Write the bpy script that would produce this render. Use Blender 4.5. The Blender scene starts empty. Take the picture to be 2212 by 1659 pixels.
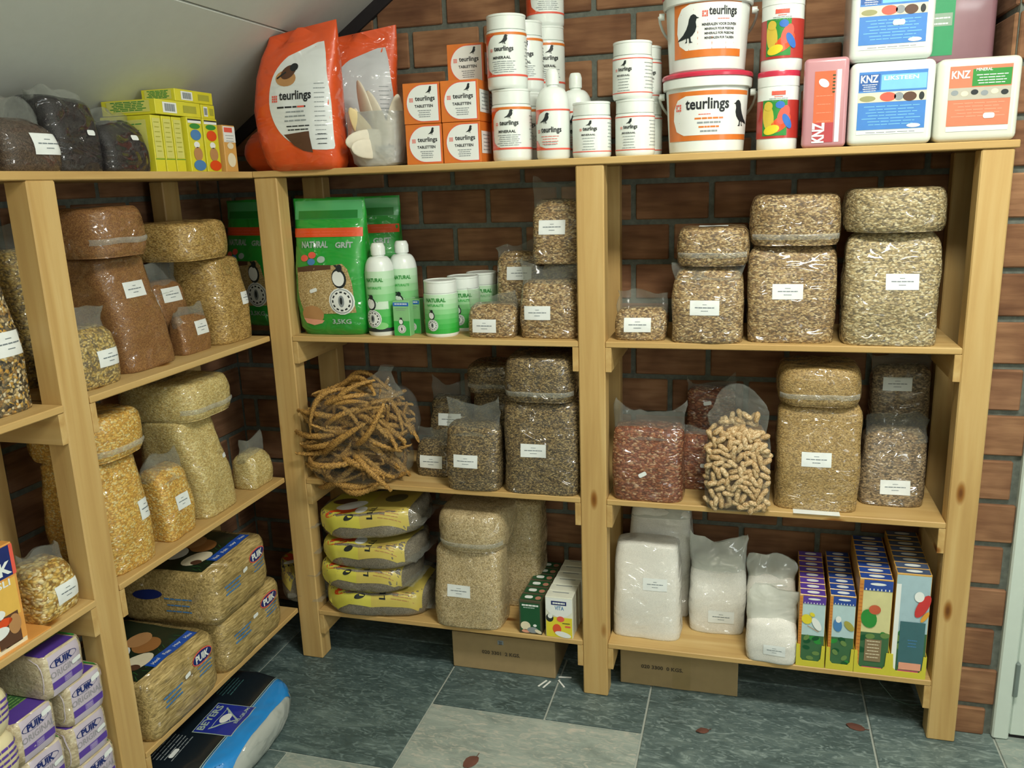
import bpy, bmesh, math, random
import numpy as np
from mathutils import Vector, Matrix, noise
from mathutils.bvhtree import BVHTree
random.seed(7)
PI = math.pi
SC = bpy.context.scene
COL = SC.collection

# ------------------------------------------------------------------ camera
cam_d = bpy.data.cameras.new('camera'); cam = bpy.data.objects.new('camera', cam_d); COL.objects.link(cam)
cam_d.sensor_fit = 'HORIZONTAL'; cam_d.sensor_width = 36.0
cam_d.lens = 36.0 * 1808.31 / 2212.0
cam_d.clip_start = 0.02
yaw, pitch, roll = 0.281, -0.2375, -0.0352
M = Matrix.Rotation(yaw, 4, 'Z') @ Matrix.Rotation(PI/2 + pitch, 4, 'X') @ Matrix.Rotation(roll, 4, 'Z')
M.translation = Vector((1.3121, -2.0746, 1.4238))
cam.matrix_world = M
SC.camera = cam

# ------------------------------------------------------------------ world, lamps, exposure
SC.view_settings.view_transform = 'Standard'; SC.view_settings.look = 'None'
SC.view_settings.gamma = 1.0; SC.view_settings.use_curve_mapping = False
SC.view_settings.exposure = 0.0
w = bpy.data.worlds.new('world'); SC.world = w; w.use_nodes = True
w.node_tree.nodes['Background'].inputs[0].default_value = (0.80, 0.95, 1.0, 1)
w.node_tree.nodes['Background'].inputs[1].default_value = 0.06

def area(name, loc, size, power, col, rot=(0, 0, 0)):
    l = bpy.data.lights.new(name, 'AREA'); l.shape = 'RECTANGLE'; l.size, l.size_y = size
    l.energy = power; l.color = col
    o = bpy.data.objects.new(name, l); COL.objects.link(o); o.location = loc; o.rotation_euler = rot
    return o
area('ceiling_or_fill_lamp', (1.70, -1.10, 2.52), (0.60, 0.30), 46, (1.0, 0.97, 0.86))
area('ceiling_or_fill_lamp', (2.5, -2.6, 2.52), (0.60, 0.60), 18, (0.93, 1.0, 0.97))  # added soft fill from the camera side, not a known lamp
area('ceiling_or_fill_lamp', (1.75, -4.1, 2.42), (1.0, 0.22), 30, (1.0, 0.97, 0.90), (-.75, 0, 0))  # added far back to draw highlights on the bag film, no known lamp
area('side_fill', (3.65, -2.0, 1.5), (0.9, 1.1), 17, (0.86, 0.95, 1.0), (0, PI/2, 0))  # added cool fill from the right; no window stands behind it

# ------------------------------------------------------------------ helpers
def hexc(h):
    h = h.lstrip('#'); c = [int(h[i:i+2], 16)/255 for i in (0, 2, 4)]
    return tuple((x/12.92 if x <= .04045 else ((x+.055)/1.055)**2.4) for x in c) + (1,)

class NT:
    def __init__(s, name):
        s.m = bpy.data.materials.new(name); s.m.use_nodes = True; s.t = s.m.node_tree
        s.b = s.t.nodes['Principled BSDF']; s.out = s.t.nodes['Material Output']
    def n(s, typ, **k):
        nd = s.t.nodes.new(typ)
        for a, v in k.items():
            if a.startswith('i_'): nd.inputs[int(a[2:]) if a[2:].isdigit() else a[2:].replace('_', ' ')].default_value = v
            else: setattr(nd, a, v)
        return nd
    def l(s, a, b): s.t.links.new(a, b)
    def coords(s, scale=(1, 1, 1), rand=False, rot=(0, 0, 0)):
        tc = s.n('ShaderNodeTexCoord'); mp = s.n('ShaderNodeMapping')
        mp.inputs['Scale'].default_value = scale; mp.inputs['Rotation'].default_value = rot
        if rand:
            oi = s.n('ShaderNodeObjectInfo'); mu = s.n('ShaderNodeMath', operation='MULTIPLY'); mu.inputs[1].default_value = 37.0
            s.l(oi.outputs['Random'], mu.inputs[0]); va = s.n('ShaderNodeVectorMath', operation='ADD')
            s.l(tc.outputs['Object'], va.inputs[0]); s.l(mu.outputs[0], va.inputs[1]); s.l(va.outputs[0], mp.inputs[0])
        else: s.l(tc.outputs['Object'], mp.inputs[0])
        return mp.outputs[0]
    def ramp(s, fac, stops, interp='LINEAR'):
        r = s.n('ShaderNodeValToRGB'); r.color_ramp.interpolation = interp
        e = r.color_ramp.elements
        while len(e) < len(stops): e.new(0.5)
        for i, (p, c) in enumerate(stops):
            e[i].position = p; e[i].color = hexc(c) if isinstance(c, str) else c
        if fac is not None: s.l(fac, r.inputs[0])
        return r.outputs[0]
    def mix(s, a, b, fac=1.0, mode='MULTIPLY'):
        m = s.n('ShaderNodeMix', data_type='RGBA', blend_type=mode)
        for v, i in ((fac, 0), (a, 6), (b, 7)):
            if hasattr(v, 'links'): s.l(v, m.inputs[i])
            else: m.inputs[i].default_value = v
        return m.outputs[2]
    def bump(s, h, strength=.3, dist=.002, nrm=None):
        b = s.n('ShaderNodeBump'); b.inputs['Strength'].default_value = strength; b.inputs['Distance'].default_value = dist
        s.l(h, b.inputs['Height'])
        if nrm is not None: s.l(nrm, b.inputs['Normal'])
        return b.outputs[0]
    def set(s, **k):
        for a, v in k.items():
            i = s.b.inputs[a.replace('_', ' ')]
            if hasattr(v, 'links'): s.l(v, i)
            else: i.default_value = v
        return s.m

MATS = {}
def plain(name, col, rough=.5, coat=0.0, var=.08, spec=.5):
    """surface of one colour with a faint mottling and a fine relief"""
    key = (col, rough, coat, var)
    if key in MATS: return MATS[key]
    t = NT(name); nz = t.n('ShaderNodeTexNoise'); nz.inputs['Scale'].default_value = 40; nz.inputs['Detail'].default_value = 3
    t.l(t.coords(), nz.inputs['Vector'])
    c = t.mix(hexc(col), t.ramp(nz.outputs[0], [(.3, (1-var,)*3+(1,)), (.7, (1, 1, 1, 1))]))
    MATS[key] = t.set(Base_Color=c, Roughness=rough, Coat_Weight=coat, Coat_Roughness=.12, Specular_IOR_Level=spec)
    return MATS[key]

def film_coat(t, amount=1.0, rough=.09, k=1.0):
    """plastic film pulled over the surface: a glossy coat with creases"""
    tc = t.coords((5*k, 5*k, 9*k), rand=True)
    n1 = t.n('ShaderNodeTexNoise'); n1.inputs['Scale'].default_value = 2.0; n1.inputs['Detail'].default_value = 1; n1.inputs['Distortion'].default_value = 1.3
    t.l(tc, n1.inputs['Vector'])
    n2 = t.n('ShaderNodeTexNoise'); n2.inputs['Scale'].default_value = 11; n2.inputs['Detail'].default_value = 2
    t.l(tc, n2.inputs['Vector'])
    b = t.bump(n1.outputs[0], 1.0, .042); b = t.bump(n2.outputs[0], .3, .0010, b)
    t.set(Coat_Weight=amount, Coat_Roughness=rough, Coat_Normal=b, Coat_IOR=1.5)

def grain(name, cols, size=.006, stretch=(1.5, 1.5, .8), gap=.45, coat=1.0, warp=.5):
    """loose seed seen through film: one voronoi cell per grain"""
    size *= .62; s = 1.0/size; t = NT(name)
    v = t.coords((s/stretch[0], s/stretch[1], s/stretch[2]))
    nz = t.n('ShaderNodeTexNoise'); nz.inputs['Scale'].default_value = .35; nz.inputs['Detail'].default_value = 1; t.l(v, nz.inputs['Vector'])
    sc = t.n('ShaderNodeVectorMath', operation='SCALE'); sc.inputs[3].default_value = warp*4; t.l(nz.outputs['Color'], sc.inputs[0])
    ad = t.n('ShaderNodeVectorMath', operation='ADD'); t.l(v, ad.inputs[0]); t.l(sc.outputs[0], ad.inputs[1])
    vo = t.n('ShaderNodeTexVoronoi'); vo.inputs['Scale'].default_value = 1.0; t.l(ad.outputs[0], vo.inputs['Vector'])
    sp = t.n('ShaderNodeSeparateColor'); t.l(vo.outputs['Color'], sp.inputs[0])
    n = len(cols); base = t.ramp(sp.outputs[0], [(i/n, c) for i, c in enumerate(cols)], 'CONSTANT')
    shade = t.ramp(vo.outputs['Distance'], [(.25, (1, 1, 1, 1)), (.8, (1-gap,)*3+(1,))])
    c = t.mix(base, shade)
    h = t.n('ShaderNodeMath', operation='SUBTRACT'); h.inputs[0].default_value = 1.0; t.l(vo.outputs['Distance'], h.inputs[1])
    t.set(Base_Color=c, Roughness=.6, Normal=t.bump(h.outputs[0], .6, size*.45))
    film_coat(t, coat)
    return t.m

def wood(name, axis):
    t = NT(name); sc = [26, 26, 26]; sc[axis] = 1.6
    v = t.coords(tuple(sc), rand=True)
    n1 = t.n('ShaderNodeTexNoise'); n1.inputs['Scale'].default_value = 1.3; n1.inputs['Detail'].default_value = 5; n1.inputs['Distortion'].default_value = .6; t.l(v, n1.inputs['Vector'])
    c = t.ramp(n1.outputs[0], [(.25, '#B28F56'), (.5, '#C2A166'), (.75, '#CDB178')])
    ks = [9, 9, 9]; ks[axis] = 3.2
    vk = t.coords(tuple(ks), rand=True); vo = t.n('ShaderNodeTexVoronoi'); vo.inputs['Scale'].default_value = 1.0; t.l(vk, vo.inputs['Vector'])
    k = t.ramp(vo.outputs['Distance'], [(.03, '#8A6238'), (.065, '#C4A272'), (.11, '#FFFFFF')])
    c = t.mix(c, k)
    return t.set(Base_Color=c, Roughness=.5, Specular_IOR_Level=.35, Normal=t.bump(n1.outputs[0], .15, .001))
WOODX, WOODY, WOODZ = wood('pine_wood', 0), wood('pine_wood', 1), wood('pine_wood', 2)

def film_mat(name='clear_film', tint='#A9ADA6', a=.10, b=.45):
    t = NT(name); tr = t.n('ShaderNodeBsdfTransparent'); tr.inputs[0].default_value = (.93, .94, .92, 1)
    nz = t.n('ShaderNodeTexNoise'); nz.inputs['Scale'].default_value = 15; nz.inputs['Detail'].default_value = 1.5; nz.inputs['Distortion'].default_value = 1.5
    t.l(t.coords(rand=True), nz.inputs['Vector'])
    bp = t.bump(nz.outputs[0], 1.0, .008)
    t.set(Base_Color=hexc(tint), Roughness=.10, Specular_IOR_Level=1.0, Normal=bp)
    lw = t.n('ShaderNodeLayerWeight'); lw.inputs['Blend'].default_value = .35
    r = t.ramp(lw.outputs['Facing'], [(0, (a,)*3+(1,)), (1, (b,)*3+(1,))])
    mx = t.n('ShaderNodeMixShader'); t.l(r, mx.inputs[0]); t.l(tr.outputs[0], mx.inputs[1]); t.l(t.b.outputs[0], mx.inputs[2])
    t.l(mx.outputs[0], t.out.inputs['Surface'])
    return t.m
FILM = film_mat(a=.12, b=.50); SEAM = film_mat('seam_film', '#D2D6CE', .22, .55)

# ---- objects
def thing(name, label, cat, loc=(0, 0, 0), rz=0, group=None, kind=None):
    o = bpy.data.objects.new(name, None); COL.objects.link(o); o.empty_display_size = .02
    o.location = loc; o.rotation_euler = (0, 0, rz); o['label'] = label; o['category'] = cat
    if group: o['group'] = group
    if kind: o['kind'] = kind
    return o
def obj(name, me, mats, parent=None, label=None, kind=None):
    if isinstance(me, bmesh.types.BMesh):
        bm = me; me = bpy.data.meshes.new(name); bm.to_mesh(me); bm.free()
    for m in (mats if isinstance(mats, (list, tuple)) else [mats]):
        if len(me.materials) < len(mats if isinstance(mats, (list, tuple)) else [1]): me.materials.append(m)
    o = bpy.data.objects.new(name, me); COL.objects.link(o); o.parent = parent
    if label: o['label'] = label
    if kind: o['kind'] = kind
    return o
def dup(root, loc, rz=None, label=None, group=None):
    r = root.copy(); COL.objects.link(r); r.location = loc
    if rz is not None: r.rotation_euler = (0, 0, rz)
    if label: r['label'] = label
    if group: r['group'] = group
    for ch in list(root.children):
        c = ch.copy(); COL.objects.link(c); c.parent = r
        for g in list(ch.children):
            d = g.copy(); COL.objects.link(d); d.parent = c
    return r
def smooth(me, ang=40):
    me.polygons.foreach_set('use_smooth', [True]*len(me.polygons))
    try: me.set_sharp_from_angle(angle=math.radians(ang))
    except Exception: pass
    return me
def tomesh(bm, name='m', ang=40, sm=True):
    me = bpy.data.meshes.new(name); bm.to_mesh(me); bm.free()
    return smooth(me, ang) if sm else me
def box_bm(x0, x1, y0, y1, z0, z1, bev=.0, seg=1):
    bm = bmesh.new(); bmesh.ops.create_cube(bm, size=1)
    for v in bm.verts:
        v.co = Vector(((x0+x1)/2 + v.co.x*(x1-x0), (y0+y1)/2 + v.co.y*(y1-y0), (z0+z1)/2 + v.co.z*(z1-z0)))
    if bev: bmesh.ops.bevel(bm, geom=bm.edges[:], offset=bev, segments=seg, affect='EDGES', profile=.5)
    return bm
def box(name, x0, x1, y0, y1, z0, z1, m, parent=None, bev=.0015, label=None, seg=1, kind=None):
    """box whose origin sits at its own centre"""
    cx, cy, cz = (x0+x1)/2, (y0+y1)/2, (z0+z1)/2
    o = obj(name, tomesh(box_bm(x0-cx, x1-cx, y0-cy, y1-cy, z0-cz, z1-cz, bev, seg), name, 30), m, parent, label, kind)
    o.location = (cx, cy, cz); return o
def lathe(prof, seg=44, ang=32, name='lathe'):
    bm = bmesh.new(); rings = []
    for r, z in prof:
        rings.append([bm.verts.new((r*math.cos(2*PI*i/seg), r*math.sin(2*PI*i/seg), z)) for i in range(seg)] if r > 1e-6 else [bm.verts.new((0, 0, z))])
    for a, b in zip(rings, rings[1:]):
        for i in range(seg):
            j = (i+1) % seg
            if len(a) == 1 and len(b) == 1: continue
            if len(a) == 1: bm.faces.new((a[0], b[j], b[i]))
            elif len(b) == 1: bm.faces.new((a[i], a[j], b[0]))
            else: bm.faces.new((a[i], a[j], b[j], b[i]))
    bmesh.ops.recalc_face_normals(bm, faces=bm.faces[:])
    return tomesh(bm, name, ang)
def tube_bm(pts, r, seg=8, bm=None, rad=None):
    bm = bm or bmesh.new(); rings = []
    for i, p in enumerate(pts):
        p = Vector(p); d = (Vector(pts[min(i+1, len(pts)-1)]) - Vector(pts[max(i-1, 0)])).normalized()
        a = d.cross(Vector((0, 0, 1)));  a = a if a.length > .1 else d.cross(Vector((1, 0, 0))); a.normalize(); b = d.cross(a)
        rr = rad[i] if rad else r
        rings.append([bm.verts.new(p + (a*math.cos(2*PI*k/seg) + b*math.sin(2*PI*k/seg))*rr) for k in range(seg)])
    for a, b in zip(rings, rings[1:]):
        for k in range(seg): bm.faces.new((a[k], a[(k+1) % seg], b[(k+1) % seg], b[k]))
    bm.faces.new(rings[0]); bm.faces.new(rings[-1])
    return bm

# ---- prints: flat shapes laid on a surface
_tc = {}
def text_geo(s, bold=.0):
    key = (s, bold)
    if key not in _tc:
        c = bpy.data.curves.new('t', 'FONT'); c.body = s; c.size = 1.0; c.offset = bold; c.resolution_u = 2
        o = bpy.data.objects.new('t', c); COL.objects.link(o)
        me = bpy.data.meshes.new_from_object(o.evaluated_get(bpy.context.evaluated_depsgraph_get()))
        vs = [(v.co.x, v.co.y) for v in me.vertices]; fs = [tuple(p.vertices) for p in me.polygons]
        x0 = min(v[0] for v in vs); x1 = max(v[0] for v in vs); y0 = min(v[1] for v in vs); y1 = max(v[1] for v in vs)
        _tc[key] = ([(v[0]-x0, v[1]-y0) for v in vs], fs, x1-x0, y1-y0)
        bpy.data.objects.remove(o); bpy.data.curves.remove(c); bpy.data.meshes.remove(me)
    return _tc[key]
PIGEON = [(0,.12),(.1,.2),(.28,.32),(.42,.5),(.5,.68),(.53,.84),(.6,.96),(.7,1),(.79,.96),(.83,.9),(.93,.86),(.83,.84),(.8,.72),(.83,.56),(.78,.4),(.68,.28),(.6,.23),(.62,.08),(.7,.04),(.55,.03),(.54,.2),(.46,.2),(.46,.05),(.36,.04),(.42,.1),(.42,.2),(.25,.16)]
class Print:
    def __init__(s): s.items = []; s.mats = []
    def mi(s, m):
        if m not in s.mats: s.mats.append(m)
        return s.mats.index(m)
    def poly(s, pts, m, lay=0): s.items.append((list(pts), [tuple(range(len(pts)))], s.mi(m), lay)); return s
    def rect(s, x, y, w, h, m, lay=0, rot=0, r=0):
        if r:
            p = []
            for cx, cy, a0 in ((w/2-r, h/2-r, 0), (-w/2+r, h/2-r, 90), (-w/2+r, -h/2+r, 180), (w/2-r, -h/2+r, 270)):
                for k in range(4): a = math.radians(a0+30*k); p.append((cx+r*math.cos(a), cy+r*math.sin(a)))
        else: p = [(-w/2, -h/2), (w/2, -h/2), (w/2, h/2), (-w/2, h/2)]
        c, q = math.cos(rot), math.sin(rot)
        return s.poly([(x+a*c-b*q, y+a*q+b*c) for a, b in p], m, lay)
    def ell(s, x, y, rx, ry, m, lay=0, rot=0, n=18, a0=0, a1=360):
        c, q = math.cos(rot), math.sin(rot); p = []
        for k in range(n if a1-a0 == 360 else n+1):
            a = math.radians(a0+(a1-a0)*k/n); u, v = rx*math.cos(a), ry*math.sin(a); p.append((x+u*c-v*q, y+u*q+v*c))
        return s.poly(p, m, lay)
    def text(s, st, x, y, h, m, lay=1, w=None, bold=.02, rot=0, al=.5):
        vs, fs, tw, th = text_geo(st, bold); sy = h/th; sx = (w/tw) if w else sy
        c, q = math.cos(rot), math.sin(rot); W = tw*sx
        s.items.append(([(x+(a*sx-W*al)*c-(b*sy-h/2)*q, y+(a*sx-W*al)*q+(b*sy-h/2)*c) for a, b in vs], fs, s.mi(m), lay)); return s
    def shape(s, pts, x, y, w, h, m, lay=1, flip=False):
        return s.poly([(x+((1-a) if flip else a)*w, y+b*h) for a, b in (pts[::-1] if flip else pts)], m, lay)
    def lines(s, x, y, w, n, dy, m, lay=1, th=.0012, rot=0, jit=.3, rng=None):
        rng = rng or random.Random(3); c, q = math.cos(rot), math.sin(rot)
        for i in range(n):
            ww = w*(1-jit*rng.random()); px = -ww/2
            while px < ww/2:
                L = min(ww*rng.uniform(.12, .3), ww/2-px); cx, cy = px+L/2, -i*dy
                s.rect(x+cx*c-cy*q, y+cx*q+cy*c, L*.88, th, m, lay, rot); px += L
        return s
    def build(s, name, fn, parent, maxlen=.02, base=.0006, step=.00035, label=None):
        bm = bmesh.new(); uv = {}
        lays = []
        for pts, fs, mi, lay in s.items:
            b = bmesh.new(); vs = [b.verts.new((p[0], p[1], 0)) for p in pts]
            for f in fs:
                try: b.faces.new([vs[i] for i in f])
                except ValueError: pass
            bmesh.ops.triangulate(b, faces=[f for f in b.faces if len(f.verts) > 4])
            for _ in range(6):
                e = [e for e in b.edges if e.calc_length() > maxlen]
                if not e: break
                bmesh.ops.subdivide_edges(b, edges=e, cuts=1); bmesh.ops.triangulate(b, faces=[f for f in b.faces if len(f.verts) > 4])
            b.verts.index_update(); mp = []
            for v in b.verts:
                p, n = fn(v.co.x, v.co.y); mp.append(bm.verts.new(p + n*(base+step*lay)))
            for f in b.faces:
                try: g = bm.faces.new([mp[v.index] for v in f.verts]); g.material_index = mi; g.smooth = True
                except ValueError: pass
            b.free()
        me = bpy.data.meshes.new(name); bm.to_mesh(me); bm.free()
        for m in s.mats: me.materials.append(m)
        o = bpy.data.objects.new(name, me); COL.objects.link(o); o.parent = parent
        if label: o['label'] = label
        return o
def f_front(y=0):  return lambda u, v: (Vector((u, y, v)), Vector((0, -1, 0)))
def f_top(z):      return lambda u, v: (Vector((u, v, z)), Vector((0, 0, 1)))
def f_side(x, s=1):
    return lambda u, v: (Vector((x, u, v)), Vector((s, 0, 0)))
def f_cyl(rad, cy=0):
    def fn(u, v):
        r = rad(v) if callable(rad) else rad; a = u/r; n = Vector((math.sin(a), -math.cos(a), 0)); return Vector((0, cy, v)) + n*r, n
    return fn
def f_proj(me, o, ud, vd, nd):
    bv = BVHTree.FromPolygons([v.co.copy() for v in me.vertices], [tuple(p.vertices) for p in me.polygons])
    o, ud, vd, nd = map(Vector, (o, ud, vd, nd)); nd.normalize(); ud.normalize(); vd.normalize()
    def fn(u, v):
        p = o + ud*u + vd*v; h = bv.ray_cast(p + nd*.6, -nd)
        if h[0] is None: h = bv.find_nearest(p + nd*.02); 
        n = h[1]; n = n if n.dot(nd) > 0 else -n
        return h[0], n
    return fn

# ---- bags
def rings_bm(rings, n=40, seed=0, amp=.003, nscale=14, flatbottom=True):
    """closed skin through super-ellipse rings (z, half width, half depth, ox, oy, exponent)"""
    bm = bmesh.new(); R = []; off = Vector((seed*3.17, seed*1.31, seed*.7))
    for z, sx, sy, ox, oy, e in rings:
        row = []
        for k in range(n):
            a = 2*PI*k/n; c, s = math.cos(a), math.sin(a); q = (abs(c)**e+abs(s)**e)**(-1/e)
            p = Vector((ox+sx*q*c, oy+sy*q*s, z))
            d = noise.noise_vector(p*nscale+off)*amp + noise.noise_vector(p*nscale*2.7+off)*amp*.4
            if flatbottom and z < .006: d.z = abs(d.z)*.2
            row.append(bm.verts.new(p+d))
        R.append(row)
    for a, b in zip(R, R[1:]):
        for k in range(n): bm.faces.new((a[k], a[(k+1) % n], b[(k+1) % n], b[k]))
    for row, zz in ((R[0], 0), (R[-1], 1)):
        cc = sum((v.co for v in row), Vector())/n; c = bm.verts.new(cc)
        for k in range(n): bm.faces.new((row[k], row[(k+1) % n], c))
    bmesh.ops.recalc_face_normals(bm, faces=bm.faces[:])
    return bm
def bag_rings(w, d, h, e=5.5, rb=.02, rt=.03, puff=.05, lx=0, ly=0, taper=0, nz=12):
    out = []; zs = [0, rb*.3, rb*.75]+[rb+(h-rb-rt)*i/nz for i in range(1, nz)]+[h-rt+rt*math.sin(PI/2*k/5) for k in range(6)]
    for z in zs:
        s = 1.0
        if z < rb: s *= 1-(rb/w)*.35*(1-math.sqrt(max(0, 1-(1-z/rb)**2)))
        t = 1.0
        if z > h-rt: q = (z-(h-rt))/rt; t = max(.35, math.sqrt(max(0, 1-q*q*.92)))
        f = z/h; p = 1+puff*math.sin(PI*min(1, f*1.05))-taper*f
        rr = min(rt, w*.3, d*.3)
        g = max(0, f-.35)/.65; g = g*g*(3-2*g); rr *= .8
        sx = w/2*s*(1+puff*.6*math.sin(PI*min(1, f*1.05))-taper*f)-(1-t)*rr*1.1; sl_k = min(1, h/d/1.8); sy = d/2*s*p*(1-.24*g*sl_k)-(1-t)*rr*1.4
        out.append((z, max(sx, .004), max(sy, .004), lx*f, d/2+ly*f+d*.05*g, e-2.2*max(0, (z-(h-rt))/rt)))
    return out
def film_top(w, d, h, fh, seed, lx=0, ly=0, ears=.02, flare=1.02):
    """loose clear film above the filling, pinched to a wavy upper edge with corner ears"""
    bm = bmesh.new(); n = 40; R = []; rng = random.Random(seed); off = Vector((seed, 2*seed, 0))
    for j in range(7):
        q = j/6; row = []
        for k in range(n):
            a = 2*PI*k/n; c, s = math.cos(a), math.sin(a); e = 4; qq = (abs(c)**e+abs(s)**e)**(-1/e)
            x = w/2*qq*c*(.985+(flare-.985)*q); y = d/2*qq*s*(.78-.74*q**.8)
            z = h-.03+(fh+.03)*q
            if q > .5: z += ears*((abs(x)/(w/2))**3-.35)*(q-.5)*2
            p = Vector((x+lx, y+d/2+ly, z))
            p += noise.noise_vector(p*24+off)*.018*(q+.06)
            row.append(bm.verts.new(p))
        R.append(row)
    for a, b in zip(R, R[1:]):
        for k in range(n): bm.faces.new((a[k], a[(k+1) % n], b[(k+1) % n], b[k]))
    return tomesh(bm, 'plastic_film', 60)
WHITE = plain('white_paper', '#E6ECEA', .45); INK = plain('grey_ink', '#6E7A80', .6); BLACK = plain('black_ink', '#22262A', .5)
def label_print(me, parent, x, z, w=.07, h=.036, rot=0, d=.05, up=(0, 0, 1), nd=(0, -1, 0), o=None, name='label', seed=1):
    P = Print(); P.rect(0, 0, w, h, WHITE, 0)
    rng = random.Random(seed)
    P.lines(0, h*.22, w*.2, 1, .004, INK, 1, h*.035, rng=rng); P.lines(0, h*.02, w*.72, 1, .004, INK, 1, h*.055, jit=.1, rng=rng); P.lines(0, -h*.2, w*.28, 1, .004, INK, 1, h*.04, rng=rng)
    c, q = math.cos(rot), math.sin(rot); nd = Vector(nd).normalized(); upv = Vector(up); ud = upv.cross(nd); 
    ud = Vector((1, 0, 0)) if ud.length < .1 else ud.normalized(); vd = nd.cross(ud)
    o = Vector(o) if o is not None else Vector((x, 0, z))
    return P.build(name, f_proj(me, o, ud*c+vd*q, vd*c-ud*q, nd), parent, .012, base=.0012, step=.0005, label='white paper label with faint print')
def sticker(me, parent, o, w=.022, h=.011, rot=0, nd=(0, -1, 0), name='price_sticker'):
    P = Print(); P.rect(0, 0, w, h, WHITE, 0, r=h*.35)
    nd = Vector(nd).normalized(); ud = Vector((0, 0, 1)).cross(nd); ud = ud.normalized() if ud.length > .1 else Vector((1, 0, 0)); vd = nd.cross(ud); c, q = math.cos(rot), math.sin(rot)
    return P.build(name, f_proj(me, o, ud*c+vd*q, vd*c-ud*q, nd), parent, .02, base=.0016, label='small white price sticker')
_seed = [0]
def bag(label, loc, rz, w, d, h, m, film=0, lab=None, group=None, e=5.5, puff=.05, lx=0, ly=0, rt=.024, rb=.012, taper=0, amp=.0048, ears=.02, name='seed_bag', cat='bag', stick=None, tilt=None, labsize=(.07, .036), labrot=0, fmat=None, nscale=11):
    _seed[0] += 1; sd = _seed[0]
    t = thing(name, label, cat, loc, rz, group)
    if not film and rt == .024: rt = .011
    me = tomesh(rings_bm(bag_rings(w, d, h, e, rb, rt, puff, lx, ly, taper), seed=sd, amp=amp, nscale=nscale), 'filling', 80)
    obj('filling', me, m, t)
    if film: obj('plastic_film', film_top(w*(1-taper), d*(1-taper), h, film, sd, lx, ly, ears), fmat or FILM, t, 'clear plastic film gathered above the filling')
    if lab: label_print(me, t, lab[0], lab[1], labsize[0], labsize[1], labrot, seed=sd)
    if stick: sticker(me, t, Vector((stick[0], 0, stick[1])), rot=stick[2] if len(stick) > 2 else 0)
    if tilt: t.rotation_euler = (tilt[0], tilt[1], rz)
    return t
def pillow(label, loc, rz, w, d, h, m, group=None, seam=True, lab=None, tilt=None, e=3.2, name='seed_bag', cat='bag', puff=.0, amp=.003, labtop=None, seamz=.32):
    """bag lying flat, its sealed end towards the aisle"""
    _seed[0] += 1; sd = _seed[0]
    t = thing(name, label, cat, loc, rz, group)
    R = []
    for k in range(15):
        a = -PI/2+PI*k/14; s = math.cos(a)**(.15 if k < 7 else .32) if 0 < k < 14 else (.82 if k == 0 else .3)
        z = h/2+h/2*math.sin(a); rr = min(h*.42, .04)
        R.append((z, w/2-(1-s)*rr, d/2-(1-s)*rr, 0, d/2, e+.6))
    me = tomesh(rings_bm(R, seed=sd, amp=amp), 'filling', 80)
    obj('filling', me, m, t)
    if seam:
        bm = bmesh.new(); n = 24; rows = []
        fn = f_proj(me, Vector((0, 0, h*seamz)), (1, 0, 0), (0, 0, 1), (0, -1, 0))
        for j in range(4):
            row = []
            for k in range(n+1):
                u = (k/n-.5)*w*.93; p, nn = fn(u, 0)
                off = (.0, .003, .003, .000)[j]; dz = (.004, .002, -.003, -.009)[j]
                row.append(bm.verts.new(Vector((p.x, p.y-.002-off+noise.noise(Vector((u*30, j, sd)))*.0015, p.z+dz+noise.noise(Vector((u*18, 9, sd)))*.003))))
            rows.append(row)
        for a, b in zip(rows, rows[1:]):
            for k in range(n): bm.faces.new((a[k], a[k+1], b[k+1], b[k]))
        obj('sealed_end', tomesh(bm, 'sealed_end', 60), SEAM, t, 'clear sealed end strip of the bag')
    if lab: label_print(me, t, lab[0], lab[1], seed=sd)
    if labtop: label_print(me, t, 0, 0, nd=(0, -.3, 1), up=(0, 1, 0), o=(labtop[0], labtop[1], h), seed=sd)
    if tilt: t.rotation_euler = (tilt[0], tilt[1], rz)
    return t

# ================================================================== the room
def brick_mat():
    t = NT('brick'); oi = t.n('ShaderNodeObjectInfo')
    c0 = t.ramp(oi.outputs['Random'], [(0, '#855F41'), (.35, '#956D4C'), (.7, '#A17957'), (1, '#8B6448')])
    nz = t.n('ShaderNodeTexNoise'); nz.inputs['Scale'].default_value = 1; nz.inputs['Detail'].default_value = 5; t.l(t.coords((8, 8, 60), rand=True), nz.inputs['Vector'])
    n2 = t.n('ShaderNodeTexNoise'); n2.inputs['Scale'].default_value = 9; t.l(t.coords(rand=True), n2.inputs['Vector'])
    c = t.mix(c0, t.ramp(nz.outputs[0], [(.3, '#D2CAC4'), (.6, '#FFFFFF')]))
    c = t.mix(c, t.ramp(n2.outputs[0], [(.35, '#CFC4C0'), (.65, '#FFFFFF')]))
    return t.set(Base_Color=c, Roughness=.9, Normal=t.bump(nz.outputs[0], .6, .003))
BRICK = brick_mat()
def mortar_mat():
    t = NT('mortar'); nz = t.n('ShaderNodeTexNoise'); nz.inputs['Scale'].default_value = 70; nz.inputs['Detail'].default_value = 4; t.l(t.coords(), nz.inputs['Vector'])
    return t.set(Base_Color=t.ramp(nz.outputs[0], [(.3, '#565C54'), (.7, '#6C7168')]), Roughness=.95, Normal=t.bump(nz.outputs[0], .5, .003))
MORTAR = mortar_mat()
def struct(name, x0, x1, y0, y1, z0, z1, m, **k): return box(name, x0, x1, y0, y1, z0, z1, m, bev=0, kind='structure', **k)
PX, PZ, Z0 = .2125, .1108, -.0294
_bm = {}
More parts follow.
